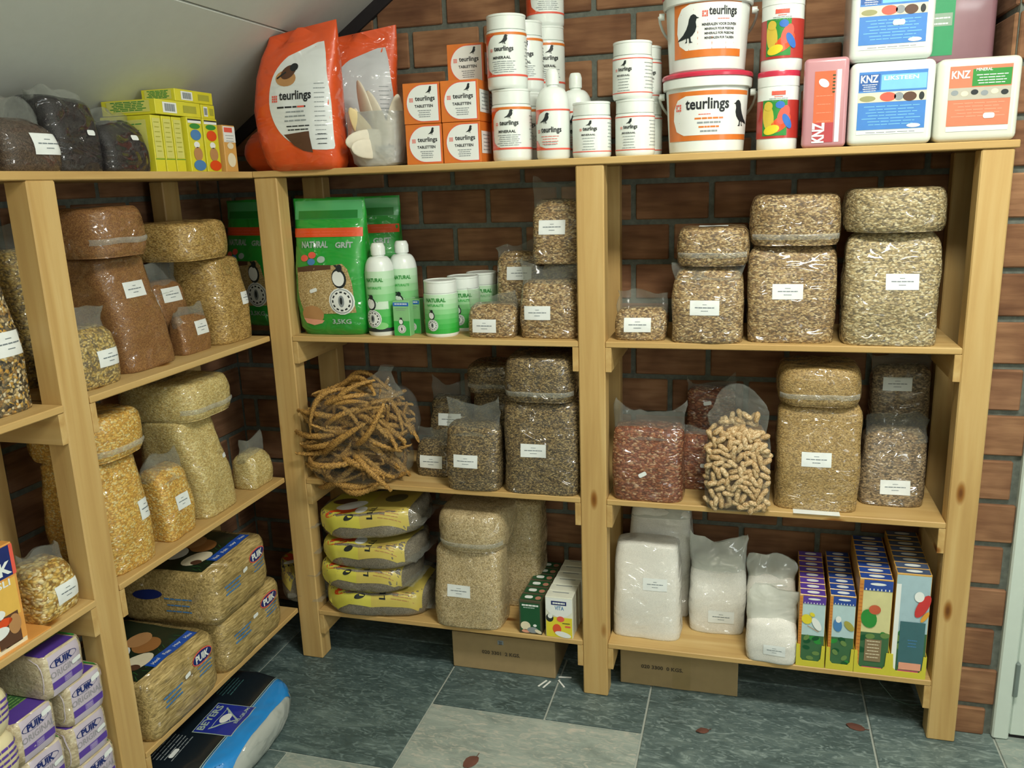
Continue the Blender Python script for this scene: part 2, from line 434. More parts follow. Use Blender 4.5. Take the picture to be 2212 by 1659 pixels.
def brick(wall, axis, c0, c1, k0, k1, face):
    """one brick; axis 'x' runs along X with its face at y=face, 'y' runs along Y with its face at x=face"""
    L, H = round(c1-c0, 4), round(k1-k0, 4)
    key = (axis, L, H)
    if key not in _bm:
        b = box_bm(-L/2, L/2, -.012, .012, -H/2, H/2, .003) if axis == 'x' else box_bm(-.012, .012, -L/2, L/2, -H/2, H/2, .003)
        _bm[key] = tomesh(b, 'brick', 30); _bm[key].materials.append(BRICK)
    o = bpy.data.objects.new('brick', _bm[key]); COL.objects.link(o); o.parent = wall
    p = Vector(((c0+c1)/2, face+.012-.004+random.uniform(-.001, .001), (k0+k1)/2)) if axis == 'x' else Vector((face, (c0+c1)/2, (k0+k1)/2))
    o.location = p - wall.location
def bricks(wall, axis, a0, a1, top, face, phase):
    n = 0; z = Z0
    while z < top:
        k0, k1 = max(0.0, z+.0072), min(top, z+PZ-.0072)
        if k1-k0 > .02:
            x = phase + (PX/2 if n % 2 else 0) - PX*12
            while x < a1:
                c0, c1 = max(a0, x+.0072), min(a1, x+PX-.0072)
                if c1-c0 > .03: brick(wall, axis, c0, c1, k0, k1, face)
                x += PX
        z += PZ; n += 1
# row at z 1.30..1.41 is n=12 and has a joint at x=.355
wb = struct('wall_back', -.36, 1.86, .322, .42, 0, 2.65, MORTAR)
bricks(wb, 'x', -.33, 1.842, 2.06, .32, .355)
wl = struct('wall_left', -.46, -.337, -4.5, .32, 0, 1.56, MORTAR)
bricks(wl, 'y', -1.75, .318, 1.50, -.345, -.1)
wd = struct('wall_door', 1.845, 1.943, .056, .42, 0, 2.65, MORTAR)
bricks(wd, 'x', 1.8465, 1.942, 2.06, .05, 1.72)
z = Z0
while z < 2.06:                                                      # the reveal of the pier, seen above the shelves
    k0 = max(0, z+.0072)
    brick(wd, 'y', .062, .317, k0, z+PZ-.0072, 1.850); z += PZ
PLASTER = plain('cream_plaster', '#D8D5C8', .9, var=.03)
struct('wall_door_upper', 1.943, 3.9, .056, .42, 2.10, 2.65, PLASTER)
struct('wall_door_side', 2.85, 3.9, .056, .42, 0, 2.10, PLASTER)
struct('wall_right', 3.8, 3.9, -4.5, .056, 0, 2.65, PLASTER)
struct('wall_front', -.46, 3.9, -4.6, -4.5, 0, 2.65, PLASTER)
PANEL = plain('white_ceiling_board', '#C9CEC8', .7, var=.03)
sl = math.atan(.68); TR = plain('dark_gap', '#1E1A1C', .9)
ceil = thing('ceiling', 'white boarded sloping ceiling above the left shelves', 'ceiling', (0, 0, 1.766)); ceil['kind'] = 'structure'
cs, sn = math.cos(sl), math.sin(sl)
def slope_board(a0, a1, nm='ceiling_board'):                         # a = world x of the board's two long edges
    o = box(nm, a0/cs, a1/cs, -4.5, .32, 0, .03, PANEL, ceil, bev=.002)
    c = Vector(((a0+a1)/2/cs, -2.09, .015)); o.location = (c.x*cs-c.z*sn, c.y, c.x*sn+c.z*cs); o.rotation_euler = (0, -sl, 0)
for a0, a1 in ((-.36, .0955), (.0985, .56), (.563, 1.03), (1.033, 1.26)): slope_board(a0, a1)
struct('ceiling_upper', 1.2, 3.9, -4.5, .32, 2.615, 2.65, PLASTER)
# dark strip painted for the shadow gap where the sloping ceiling meets the brick wall
tb = box('shadow_strip_1', -.40/cs, 1.2/cs, .306, .322, -.034, .0, TR, None, bev=0, kind='structure')
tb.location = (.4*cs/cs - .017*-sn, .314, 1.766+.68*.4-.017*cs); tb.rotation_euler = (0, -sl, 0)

# door to the right
WHITEP = plain('white_door_paint', '#C9D6CC', .4, var=.02)
dr = thing('door_1', 'white painted door beside the brick pier', 'door', (2.4, .06, 0)); dr['kind'] = 'structure'
def dpart(n, x0, x1, y0, y1, z0, z1, m=WHITEP, **k):
    o = box(n, x0, x1, y0, y1, z0, z1, m, dr, **k); o.location = o.location - dr.location; return o
dpart('door_frame', 1.943, 1.981, .038, .13, 0, 2.10, bev=.004)
dpart('door_frame', 2.812, 2.85, .038, .13, 0, 2.10, bev=.004)
dpart('door_frame', 1.981, 2.812, .038, .13, 2.055, 2.10, bev=.004)
dpart('door_leaf', 1.984, 2.809, .048, .088, .010, 2.052, bev=.003)
dpart('threshold', 1.981, 2.812, .055, .13, 0, .009, TR, bev=0)
STEEL = plain('grey_steel', '#6F7D78', .35)
for z0 in (.125, 1.80): dpart('hinge', 1.977, 1.989, .034, .048, z0, z0+.095, STEEL, bev=.003, label='grey steel hinge')

# floor of slate slabs
def slate(name, cs_, vein):
    t = NT(name); v = t.coords((1, 1, 1), rand=True)
    n0 = t.n('ShaderNodeTexNoise'); n0.inputs['Scale'].default_value = 5; n0.inputs['Detail'].default_value = 8; n0.inputs['Roughness'].default_value = .7; n0.inputs['Distortion'].default_value = 1.2
    mp = t.n('ShaderNodeMapping'); mp.inputs['Scale'].default_value = (1, 2.6, 1); mp.inputs['Rotation'].default_value = (0, 0, .6); t.l(v, mp.inputs[0]); t.l(mp.outputs[0], n0.inputs['Vector'])
    n1 = t.n('ShaderNodeTexNoise'); n1.inputs['Scale'].default_value = 24; n1.inputs['Detail'].default_value = 5; n1.inputs['Distortion'].default_value = 2; t.l(mp.outputs[0], n1.inputs['Vector'])
    c = t.ramp(n0.outputs[0], [(.32, cs_[0]), (.5, cs_[1]), (.68, cs_[2])])
    f = t.ramp(n1.outputs[0], [(.50, (0, 0, 0, 1)), (.78, (1, 1, 1, 1))])
    c = t.mix(c, hexc(vein), f, 'MIX')
    oi = t.n('ShaderNodeObjectInfo'); c = t.mix(c, t.ramp(oi.outputs['Random'], [(0, '#D5DEE0'), (1, '#FFFFFF')]))
    r = t.ramp(n0.outputs[0], [(.3, (.42,)*3+(1,)), (.7, (.6,)*3+(1,))])
    return t.set(Base_Color=c, Roughness=r, Specular_IOR_Level=.4, Normal=t.bump(n0.outputs[0], .35, .002))
SLD = slate('dark_slate', ('#44524F', '#586866', '#76857F'), '#94A49F')
SLL = slate('light_slate', ('#7E8A82', '#97A299', '#ACB4A9'), '#C4BDAE')
GROUT = plain('grout', '#A9B0A6', .9)
fl = struct('floor', -.46, 3.9, -4.6, .42, -.06, -.004, GROUT)
def tile(x0, x1, y0, y1, m=SLD):
    g = .0028; o = box('floor_tile', x0+g, x1-g, y0+g, y1-g, -.02, 0, m, fl, bev=.0012); o.location = o.location - fl.location
X = [-.37, -.09, .485, 1.076, 1.652, 1.948, 2.24]
for x0, x1, y0, y1, m in [(-.37, -.09, .16, .32, SLD), (-.09, .485, .16, .32, SLD), (.485, 1.076, .16, .32, SLD), (1.076, 1.652, .16, .32, SLD), (1.652, 1.948, .16, .32, SLD),
    (-.37, -.09, -.42, .16, SLD), (-.09, .485, -.42, .16, SLD), (.485, .811, -.14, .16, SLD), (.811, 1.076, -.14, .16, SLD), (.485, 1.076, -.72, -.14, SLL),
    (1.076, 1.652, -.42, .16, SLD), (1.652, 1.948, -.14, .16, SLD), (1.652, 1.948, -.72, -.14, SLD), (1.948, 2.53, -.42, .16, SLL), (-.09, .19, -.72, -.42, SLD), (.19, .485, -.72, -.42, SLL),
    (-.37, -.09, -1.0, -.42, SLD), (-.09, .485, -1.3, -.72, SLD), (.485, 1.076, -1.3, -.72, SLD), (1.076, 1.652, -1.0, -.42, SLD), (1.652, 1.948, -1.3, -.72, SLL),
    (1.948, 2.53, -1.0, -.42, SLD), (1.076, 1.652, -1.58, -1.0, SLD), (-.37, -.09, -1.58, -1.0, SLL), (-.09, .485, -1.88, -1.3, SLD), (.485, 1.076, -1.88, -1.3, SLL), (1.652, 1.948, -1.58, -1.3, SLD)]:
    tile(x0, x1, y0, y1, m)

# ================================================================== the shelving
W_, D_ = .07, .056
ZT, Z2, Z3, Z4, TH = 1.456, 1.004, .577, .151, .0155
XM, XR, XE = .893, 1.784, 1.849
BD = .303                                                            # depth of the bays
sb = thing('shelving_unit', 'pine shelving unit of two bays against the back brick wall', 'shelving', (.9, .15, 0))
def sp(root, n, x0, x1, y0, y1, z0, z1, m, bev=.0015, **k):
    o = box(n, x0, x1, y0, y1, z0, z1, m, root, bev=bev, **k); o.location = o.location - root.location; return o
for x0, x1 in ((0, W_), (XM, XM+.07), (XR, XE)):
    sp(sb, 'post', x0, x1, 0, D_, 0, ZT, WOODZ, .003); sp(sb, 'post', x0, x1, BD-.045, BD, 0, ZT, WOODZ, .003)
sp(sb, 'top_board', 0.0, 1.8565, -.004, BD+.01, ZT+.0005, ZT+.0175, WOODX, .002)
for z in (Z2, Z3, Z4):
    sp(sb, 'shelf_board', W_+.0005, XM-.0005, .0, BD+.01, z, z+TH, WOODX, .002)
    sp(sb, 'shelf_board', XM+.0705, XR-.0005, .0, BD+.01, z, z+TH, WOODX, .002)
    for x0 in (W_, XM-.0155, XM+.07, XR-.0155):
        sp(sb, 'cleat', x0, x0+.0155, .001, BD, z-.0645, z-.0005, WOODY, .001)
sl_ = thing('shelving_unit', 'pine shelving unit of two bays along the left wall under the sloping ceiling', 'shelving', (-.15, -.7, 0))
for y0, y1 in ((-.764, -.694), (-1.60, -1.53)):
    sp(sl_, 'post', -.056, -.0005, y0, y1, 0, ZT, WOODZ, .003); sp(sl_, 'post', -.30, -.255, y0, y1, 0, ZT, WOODZ, .003)
sp(sl_, 'post', -.30, -.255, -.05, .02, 0, ZT, WOODZ, .003)
sp(sl_, 'top_board', -.31, -.0005, -1.62, .30, ZT+.0005, ZT+.0175, WOODY, .002)
for z in (Z2, Z3, Z4):
    sp(sl_, 'shelf_board', -.31, .001, -.6935, -.001, z, z+TH, WOODY, .002)
    sp(sl_, 'shelf_board', -.31, .001, -1.5295, -.7645, z+.0005, z+TH+.0005, WOODY, .002)
    for y0 in (-.694, -.7795, -1.53):
        sp(sl_, 'cleat', -.30, -.001, y0, y0+.0155, z-.0645, z-.0005, WOODX, .001)

# ================================================================== seed in clear bags
LZ = PI/2                                                            # turned to face the aisle from the left wall
T1, T2, T3, T4 = 1.4735, Z2+TH, Z3+TH, Z4+TH
G_MIX  = grain('mixed_seed', ['#A88C5E', '#8E734C', '#BFA574', '#6A563E', '#9E8058', '#B89C6C', '#7E6646', '#CDB88C'], .0062)
G_MIX2 = grain('mixed_seed_pale', ['#B8A476', '#9C8A60', '#CCBC90', '#786C52', '#AE9A70', '#C4B080', '#8E7E5A', '#D8CCA4'], .0066)
G_WILD = grain('dark_wild_seed', ['#7E6A48', '#5C4E38', '#9A8458', '#443C2E', '#6E5E42', '#8C7850', '#524634', '#AA9668'], .0046)
G_GOLD = grain('golden_seed', ['#B4965C', '#A4864E', '#C2A66E', '#8A7044', '#AE8E54', '#BC9E64'], .0042)
G_RED  = grain('red_nuts', ['#8E5438', '#7C4630', '#A26A48', '#864E36', '#B48E6C', '#6C3E2A'], .0078, gap=.5)
G_GREY = grain('striped_seed', ['#988262', '#766650', '#AE9A76', '#887458', '#5C5242', '#A28C68'], .0058)
G_BROWN= grain('brown_seed', ['#94693C', '#865C34', '#A07646', '#785030', '#8E6438'], .0026, (1.3, 1.3, 1), gap=.3)
G_WHEAT= grain('wheat', ['#BE9C58', '#AC8A48', '#CDAE6C', '#967640', '#C4A260'], .0044, (1.7, 1.7, .8), gap=.42)
G_CORN = grain('corn', ['#DDB055', '#D6A548', '#E6C46E', '#CC9C48', '#E4D090', '#C49440', '#E2B858'], .0058, (1.4, 1.4, .9), gap=.4)
G_PALE = grain('pale_corn', ['#D6C282', '#C9B26E', '#DFD094', '#BEA462', '#D2BC7A'], .0048, gap=.35)
G_PIG  = grain('pigeon_mix', ['#D8C08A', '#4A4438', '#C89A48', '#8A7A58', '#2E2C28', '#E4D8B4', '#9A7A4A', '#6C6450', '#CCAA58', '#55503F'], .0088, (1.2, 1.2, 1), gap=.5)
G_YMIX = grain('yellow_mix', ['#C6AC66', '#AE945A', '#8C7C56', '#D2BE80', '#7A6C50', '#BCA25A'], .0072, (1.3, 1.3, .9), gap=.5)
G_POP  = grain('dried_corn_mix', ['#D2AE58', '#B8903C', '#E4CC84', '#A07A38', '#DABC6C', '#EAD9A4'], .0100, (1.3, 1.3, .8), gap=.5)
G_RICE = grain('pale_pellets', ['#C8B488', '#BCA678', '#D4C298', '#A89468', '#CCB88C'], .0046, (1, 1, 1), gap=.4)
G_SAND = grain('white_grit', ['#E6E5DC', '#DAD9D0', '#EEEDE4'], .0014, (1, 1, 1), gap=.12, coat=.9)
G_PEAT = grain('dark_litter', ['#4E4034', '#42352B', '#5A4A3C'], .004, (1, 1, 1), gap=.4)
G_BLACK= grain('black_litter', ['#1E1A1C', '#181517', '#262123'], .004, (1, 1, 1), gap=.4)
G_DARKB= grain('dark_brown_seed', ['#5E3E26', '#4E3220', '#6C4A2C'], .005, gap=.45)

# --- back unit, right bay, top shelf
bag('small clear bag of mixed seed beside the middle post, right bay', (1.050, .022, T2), 0, .128, .085, .080, G_MIX, film=.042, lab=(-.008, .040), ears=.006, labsize=(.068, .035))
bag('clear bag of mixed seed carrying a rounded bag, second from middle post', (1.213, .000, T2), 0, .172, .115, .185, G_MIX, film=.016, lab=(-.005, .088), rb=.026, taper=.06, ears=.0, rt=.035)
pillow('rounded seed bag lying on the second bag, label on top', (1.222, .012, T2+.187), 0, .176, .17, .092, G_MIX, labtop=(.0, .07))
bag('large clear seed bag, third from the middle post, label mid-height', (1.410, .020, T2), 0, .203, .13, .235, G_MIX, lab=(-.01, .125), puff=.03, rt=.035)
pillow('domed seed bag lying on the third large bag of the right bay', (1.413, .022, T2+.233), 0, .212, .20, .118, G_MIX, seamz=.2)
bag('large pale seed bag at the right end of the upper right shelf', (1.630, .004, T2), 0, .205, .14, .262, G_MIX2, lab=(.018, .150), puff=.03, rt=.04, rb=.012)
pillow('flattened oval bag of pale seed lying on the rightmost bag', (1.632, .004, T2+.262), 0, .222, .22, .098, G_MIX2, seam=False, e=2.6)
# --- right bay, middle shelf
bag('clear bag of red-brown nuts beside the middle post', (1.068, .005, T3), 0, .184, .12, .195, G_RED, film=.045, stick=(-.01, .075, .5), ears=.035, puff=.03, rt=.015)
bag('smaller bag of red-brown nuts behind the front nut bag', (1.200, .115, T3), 0, .115, .10, .145, G_RED, film=.02, stick=(.01, .07), ears=.01)
bag('dark bag of nuts standing at the back behind the peanuts', (1.220, .215, T3), 0, .13, .08, .255, G_RED, film=.025, stick=(-.01, .215, .2), ears=.02)
bag('largest golden seed bag on the middle right shelf', (1.490, .020, T3), 0, .200, .13, .270, G_GOLD, lab=(-.005, .135), puff=.02, rt=.03, nscale=9)
pillow('seed bag folded over the largest golden bag', (1.486, .020, T3+.268), 0, .200, .20, .095, G_GOLD, seamz=.3)
bag('grey seed bag at the right end of the middle right shelf', (1.672, .085, T3), 0, .148, .12, .185, G_GREY, film=.035, lab=(.008, .050), ly=.03, ears=-.012, lx=.015, rt=.04)
bag('dim seed bag standing at the back right of the middle shelf', (1.700, .215, T3), 0, .14, .075, .330, G_GREY, film=.03, lab=(-.01, .285), ears=.01)
box('paper_slip', 1.435, 1.545, -.004, .05, T3+.0002, T3+.0012, WHITE, None, bev=0).update_tag()
o = COL.objects[-1]; o['label'] = 'white paper slip under the largest golden seed bag'; o['category'] = 'paper'
# --- right bay, bottom shelf: white bags
FILMW = film_mat('white_film', '#E6EAE2', .40, .75)
bag('large white grit bag beside the middle post, bottom shelf', (1.062, .045, T4), 0, .188, .12, .275, G_SAND, lab=(.025, .165), puff=.04, taper=.10, labsize=(.066, .034), nscale=10, amp=.004)
bag('white grit bag behind the large one with a twisted top', (1.085, .185, T4), 0, .175, .10, .330, G_SAND, film=.05, fmat=FILMW, ears=.035)
bag('middle white grit bag with two film ears, bottom shelf', (1.252, .115, T4), 0, .150, .11, .215, G_SAND, film=.055, lab=(.012, .055), fmat=FILMW, ears=.03, rt=.04)
bag('small white grit bag nearest the aisle on the bottom shelf', (1.396, -.004, T4), 0, .124, .10, .120, G_SAND, film=.075, lab=(.008, .040), fmat=FILMW, ears=-.01, labsize=(.055, .028), puff=.08)
bag('white grit bag behind the small one nearest the aisle', (1.396, .11, T4), 0, .125, .10, .190, G_SAND, film=.04, fmat=FILMW, ears=-.01)
# --- left bay, top shelf
bag('small clear seed bag beside the green jars', (.650, .026, T2), 0, .130, .09, .085, G_MIX, film=.028, lab=(-.015, .032), ears=.01, labsize=(.066, .035))
bag('seed bag standing behind the small clear bag', (.690, .165, T2), 0, .125, .10, .215, G_MIX, film=.02, lab=(.005, .155), ears=.0)
bag('clear seed bag with a torn film top beside the middle post', (.806, .026, T2), 0, .150, .10, .150, G_MIX, film=.045, lab=(-.025, .068), ears=.03, rb=.012)
bag('upper seed bag stacked above the others under the top board', (.826, .065, T2+.190), 0, .128, .10, .165, G_MIX, film=.045, lab=(-.01, .095), ears=.01)
bag('seed bag standing at the back beneath the upper one', (.826, .14, T2), 0, .13, .10, .188, G_MIX, rt=.02)
# --- left bay, middle shelf
bag('dark wild-seed bag behind and above, carrying a pointed film top', (.462, .165, T3), 0, .115, .09, .215, G_WILD, film=.045, lab=(.005, .15), ears=.025)
bag('small dark seed bag half hidden beside the millet', (.440, .085, T3), 0, .105, .07, .105, G_WILD, film=.03, lab=(-.005, .045), ears=.01)
bag('dark wild-seed bag with crumpled film top, middle of shelf', (.588, -.004, T3), 0, .152, .10, .185, G_WILD, film=.055, lab=(-.015, .085), ears=.022, rb=.012)
bag('large dark wild-seed bag beside the middle post', (.781, .000, T3), 0, .206, .13, .260, G_WILD, lab=(-.015, .125), puff=.02, rt=.03)
pillow('dark wild-seed bag folded over the large one', (.778, .000, T3+.257), 0, .205, .22, .118, G_WILD, seamz=.22)
bag('dim seed bag standing at the back of the middle left shelf', (.600, .185, T3), 0, .14, .10, .235, G_WILD)
pillow('dim seed bag lying on the bag at the back', (.600, .150, T3+.236), 0, .15, .14, .085, G_WILD)
# --- left bay, bottom shelf
bag('tall bag of pale pellets on the bottom left shelf', (.553, -.006, T4), 0, .200, .13, .240, G_RICE, lab=(-.02, .115), puff=.03, rt=.02, nscale=8)
pillow('bag of pale pellets lying on the tall one', (.563, -.006, T4+.238), 0, .208, .28, .110, G_RICE, seamz=.22)
bag('second bag of pale pellets standing behind the first', (.650, .150, T4), 0, .17, .13, .330, G_RICE, puff=.02)

# --- left unit, upper shelf; distances along the wall are the y values
bag('mixed yellow seed bag beside the left post, label low', (-.035, -.612, T2), LZ, .135, .10, .130, G_YMIX, film=.04, lab=(.03, .060), ears=-.01)
bag('yellow seed bag standing at the back beside the left post', (-.175, -.585, T2), LZ, .14, .09, .300, G_YMIX, film=.05, ears=-.012)
bag('tall brown seed bag standing on the upper left shelf', (-.050, -.412, T2), LZ, .180, .19, .268, G_BROWN, lab=(-.022, .190), puff=.02, taper=.12, lx=-.03)
pillow('brown seed bag lying across the tall brown bag', (-.035, -.470, T2+.270), LZ, .185, .22, .110, G_BROWN, seamz=.35)
bag('narrow brown seed bag behind, label near its top', (-.115, -.235, T2), LZ, .115, .09, .185, G_BROWN, film=.045, lab=(.0, .150), ears=.0)
bag('short brown seed bag standing in front of the narrow one', (-.062, -.232, T2), LZ, .118, .05, .098, G_BROWN, film=.020, lab=(.02, .062), ears=.0, labsize=(.052, .036))
bag('tall wheat bag at the corner post', (-.040, -.078, T2), LZ, .150, .17, .232, G_WHEAT, lab=(.045, .115), puff=.03, labsize=(.045, .034))
pillow('wheat bag lying across the tall wheat bag', (-.045, -.150, T2+.234), LZ, .215, .21, .098, G_WHEAT, seam=False)
# middle shelf
bag('large corn bag beside the left post, label low right', (-.018, -.602, T3), LZ, .150, .19, .262, G_CORN, lab=(.045, .125), puff=.03, labsize=(.045, .045))
pillow('corn bag lying across the large corn bag', (-.016, -.590, T3+.262), LZ, .180, .22, .098, G_CORN, seamz=.25)
bag('smaller corn bag between the large corn bag and the pale one', (-.026, -.425, T3), LZ, .110, .10, .175, G_CORN, film=.035, lab=(.005, .088), ears=.0, labsize=(.048, .036))
bag('tall pale corn bag on the middle left shelf', (-.020, -.262, T3), LZ, .150, .19, .270, G_PALE, puff=.03, stick=(.030, .145), taper=.08, lx=-.03)
pillow('pale corn bag lying across the tall pale bag', (-.010, -.262, T3+.268), LZ, .210, .25, .095, G_PALE, seamz=.3)
bag('small pale corn bag beside the corner post', (-.022, -.065, T3), LZ, .100, .08, .100, G_PALE, film=.040, ears=.012)
# left bay beyond the post
bag('big pigeon-mix bag with large white label, far left', (-.045, -.895, T2), LZ, .245, .18, .262, G_PIG, film=.035, lab=(.075, .135), labsize=(.078, .046), ears=.0)
bag('dark bag standing behind the big pigeon-mix bag', (-.24, -.90, T2), LZ, .20, .06, .30, G_DARKB)
bag('short bag of dried corn mix with square label, far left', (-.018, -.828, T3), LZ, .102, .10, .110, G_POP, film=.032, lab=(.015, .045), ears=.012, labsize=(.060, .038))
bag('dried corn mix bag standing behind the short one', (-.125, -.880, T3), LZ, .110, .09, .160, G_POP, film=.03, ears=.0)
for i, y in enumerate((-.845, -.975)):
    bag(('dark brown seed bag at the back nearest the left post', 'dark brown seed bag at the back farther from the post')[i], (-.222, y, T3), LZ, .125, .08, .27, G_DARKB)
# dark litter bags on top of the left unit
bag('brown litter bag with white label on the left top board', (-.022, -.705, T1), LZ, .138, .15, .100, G_PEAT, film=.040, lab=(.030, .052), labsize=(.074, .040), ears=-.01, rt=.03)
bag('brown litter bag cut off by the picture edge', (-.022, -.865, T1), LZ, .13, .14, .08, G_PEAT, film=.03, ears=0)
bag('taller black litter bag with a folded top', (-.035, -.566, T1), LZ, .134, .14, .152, G_BLACK, film=.018, stick=(.030, .080), ears=.005, rt=.02, taper=.04)
bag('shorter black litter bag beside the yellow boxes', (-.025, -.432, T1), LZ, .140, .13, .112, G_BLACK, film=.022, stick=(.02, .074), ears=-.01, rt=.03, taper=.10)
bag('black litter bag at the back with a knotted top', (-.155, -.68, T1), LZ, .16, .075, .100, G_BLACK, film=.025, ears=.005)

# --- peanuts in their shells
def peanut_mesh(s):
    bm = bmesh.new(); bmesh.ops.create_icosphere(bm, subdivisions=2, radius=1)
    for v in bm.verts:
        x = v.co.x; k = 1-.30*math.exp(-(x*2.6)**2); n = noise.noise(v.co*4+Vector((s, 0, 0)))*.07
        v.co = Vector((x*.0168, v.co.y*.0104*k*(1+n)+.002*(x*x-.4)*(s % 2), v.co.z*.0092*k*(1+n)))
    return tomesh(bm, 'peanut', 80)
def shell_mat():
    t = NT('peanut_shell'); vo = t.n('ShaderNodeTexVoronoi'); vo.inputs['Scale'].default_value = 420; t.l(t.coords((.5, 1, 1)), vo.inputs['Vector'])
    oi = t.n('ShaderNodeObjectInfo'); c = t.ramp(oi.outputs['Random'], [(0, '#D2B98C'), (.5, '#E0CBA0'), (1, '#EBDAB4')])
    c = t.mix(c, t.ramp(vo.outputs['Distance'], [(.1, '#FFFFFF'), (.7, '#B8A080')]))
    return t.set(Base_Color=c, Roughness=.7, Normal=t.bump(vo.outputs['Distance'], -.4, .001))
SHELL = shell_mat()
pt = bag('clear bag of unshelled peanuts on the middle right shelf', (1.296, -.014, T3), 0, .142, .085, .215, plain('peanut_gap_shade', '#6A4E2C', .9), film=.075, ears=-.055, rt=.05, rb=.03, puff=.03, name='peanut_bag')  # dark brown core colour stands in for the shade between the peanuts
core = [c for c in pt.children if c.name.startswith('filling')][0]
pms = [peanut_mesh(i) for i in range(4)]
for m in pms: m.materials.append(SHELL)
fnp = f_proj(core.data, (0, 0, .12), (1, 0, 0), (0, 0, 1), (0, -1, 0))
rng = random.Random(5); pts = []
for tries in range(6000):
    u, v = rng.uniform(-.070, .070), rng.uniform(-.112, .118)
    if abs(u) > .070-.05*max(0, v-.08)/.04: continue
    if all((u-a)**2+(v-b)**2 > .0138**2 for a, b, *_ in pts): pts.append((u, v))
    if len(pts) > 190: break
for u, v in pts:
    p, n = fnp(u, v); o = bpy.data.objects.new('peanut', rng.choice(pms)); COL.objects.link(o); o.parent = pt
    o.location = p + n*.001 + Vector((0, rng.uniform(-.004, .001), 0)); o.rotation_euler = (rng.uniform(-.4, .4), rng.uniform(0, PI), rng.uniform(-.4, .4))
for _ in range(26):                                                  # up in the neck of the bag
    o = bpy.data.objects.new('peanut', rng.choice(pms)); COL.objects.link(o); o.parent = pt
    o.location = (rng.uniform(-.04, .045), rng.uniform(.03, .05), rng.uniform(.205, .245)); o.rotation_euler = (rng.uniform(-.4, .4), rng.uniform(0, PI), rng.uniform(-.4, .4))
# clear skin over the peanuts
me = tomesh(rings_bm([(z, sx+.009, sy+.009, ox, oy, e) for z, sx, sy, ox, oy, e in bag_rings(.142, .085, .200, 4.2, .03, .05, .03)], seed=77, amp=.003), 'front_film', 80)
obj('front_film', me, film_mat('front_film', a=.05, b=.5), pt, 'clear plastic film stretched over the peanuts')

# --- millet sprays in two clear bags
def spray_mesh(s, L=.215):
    rng = random.Random(s); bm = bmesh.new(); n = 34; prev = None
    curve = rng.uniform(.6, 1.5)*rng.choice((-1, 1)); rows = []
    for i in range(n+1):
        f = i/n; a = curve*(f-.5); x = (f-.5)*L; y = -curve*.045*(1-(2*f-1)**2); r = .0082*(max(0, math.sin(PI*(f*.96+.02)))**.28)*(1+.22*math.sin(f*110+s))
        rows.append([bm.verts.new(Vector((x, y+r*math.cos(2*PI*k/8)*(1+.25*noise.noise(Vector((f*60, k*2.1, s)))), r*math.sin(2*PI*k/8)*(1+.25*noise.noise(Vector((f*60, k*1.7, s+9))))))) for k in range(8)])
    for a, b in zip(rows, rows[1:]):
        for k in range(8): bm.faces.new((a[k], a[(k+1) % 8], b[(k+1) % 8], b[k]))
    bm.faces.new(rows[0]); bm.faces.new(rows[-1]); bmesh.ops.recalc_face_normals(bm, faces=bm.faces[:])
    return tomesh(bm, 'millet_spray', 80)
def millet_mat():
    t = NT('millet'); vo = t.n('ShaderNodeTexVoronoi'); vo.inputs['Scale'].default_value = 330; t.l(t.coords(), vo.inputs['Vector'])
    c = t.mix(t.ramp(vo.outputs['Distance'], [(.2, '#CC9F52'), (.75, '#765426')]), (1, 1, 1, 1))
    return t.set(Base_Color=c, Roughness=.75, Normal=t.bump(vo.outputs['Distance'], -.8, .002))
MIL = millet_mat(); sms = [spray_mesh(i) for i in range(6)]
for m in sms: m.materials.append(MIL)
def millet(label, loc, w, d, h, n, seed, tiltv, filmh):
    t = thing('millet_bag', label, 'bag', loc); rng = random.Random(seed)
    for i in range(n):
        f = i/n; o = bpy.data.objects.new('millet_spray', rng.choice(sms)); COL.objects.link(o); o.parent = t
        rx = rng.uniform(-1, 1); dome = 1-(rx*.9)**2
        z = .016+(h-.03)*(f**.8)*max(.25, dome); o.location = (rx*w*.24, d*.5+rng.uniform(-.38, .20)*d, z)
        a = rng.choice([-.45, .2, .55, -.8, .1])+rng.uniform(-.25, .25)
        o.rotation_euler = (rng.uniform(0, 6.28), a*.75, rng.uniform(-.5, .5)); s = rng.uniform(.75, 1.1); o.scale = (s*w/.36, s*1.15, s*1.15)
    R = []
    for k in range(13):
        a = -PI/2+PI*k/12; s = math.cos(a)**.5 if 0 < k < 12 else .15
        R.append((h/2+h/2*math.sin(a)+.0, (w/2+.012)*(.45+.55*s)*(1-.25*k/12), (d/2+.01)*(.5+.5*s), .03*k/12, d/2, 2.6))
    obj('plastic_film', tomesh(rings_bm(R, seed=seed, amp=.009, nscale=16), 'plastic_film', 80), film_mat('millet_film', a=.03, b=.34), t, 'clear crumpled film around the sprays')
    if filmh:
        bm = bmesh.new(); rows = []
        for j in range(6):
            q = j/5; row = []
            for k in range(18):
                a = 2*PI*k/18; r = (.085*(1-q)**1.2+.008+.012*max(0, q-.8)*5); p = Vector((.05+.05*q+r*math.cos(a), d*.5+r*.5*math.sin(a), h*.9+filmh*q)); row.append(bm.verts.new(p+noise.noise_vector(p*40)*.005))
            rows.append(row)
        for a, b in zip(rows, rows[1:]):
            for k in range(18): bm.faces.new((a[k], a[(k+1) % 18], b[(k+1) % 18], b[k]))
        obj('film_neck', tomesh(bm, 'film_neck', 80), FILM, t, 'gathered clear film neck')
    return t
millet('lower clear bag of millet sprays on the middle left shelf', (.212, -.035, T3), .31, .22, .115, 80, 3, 0, 0)
millet('upper clear bag of millet sprays with a gathered neck', (.225, -.040, T3+.108), .35, .22, .155, 110, 8, 0, .085)

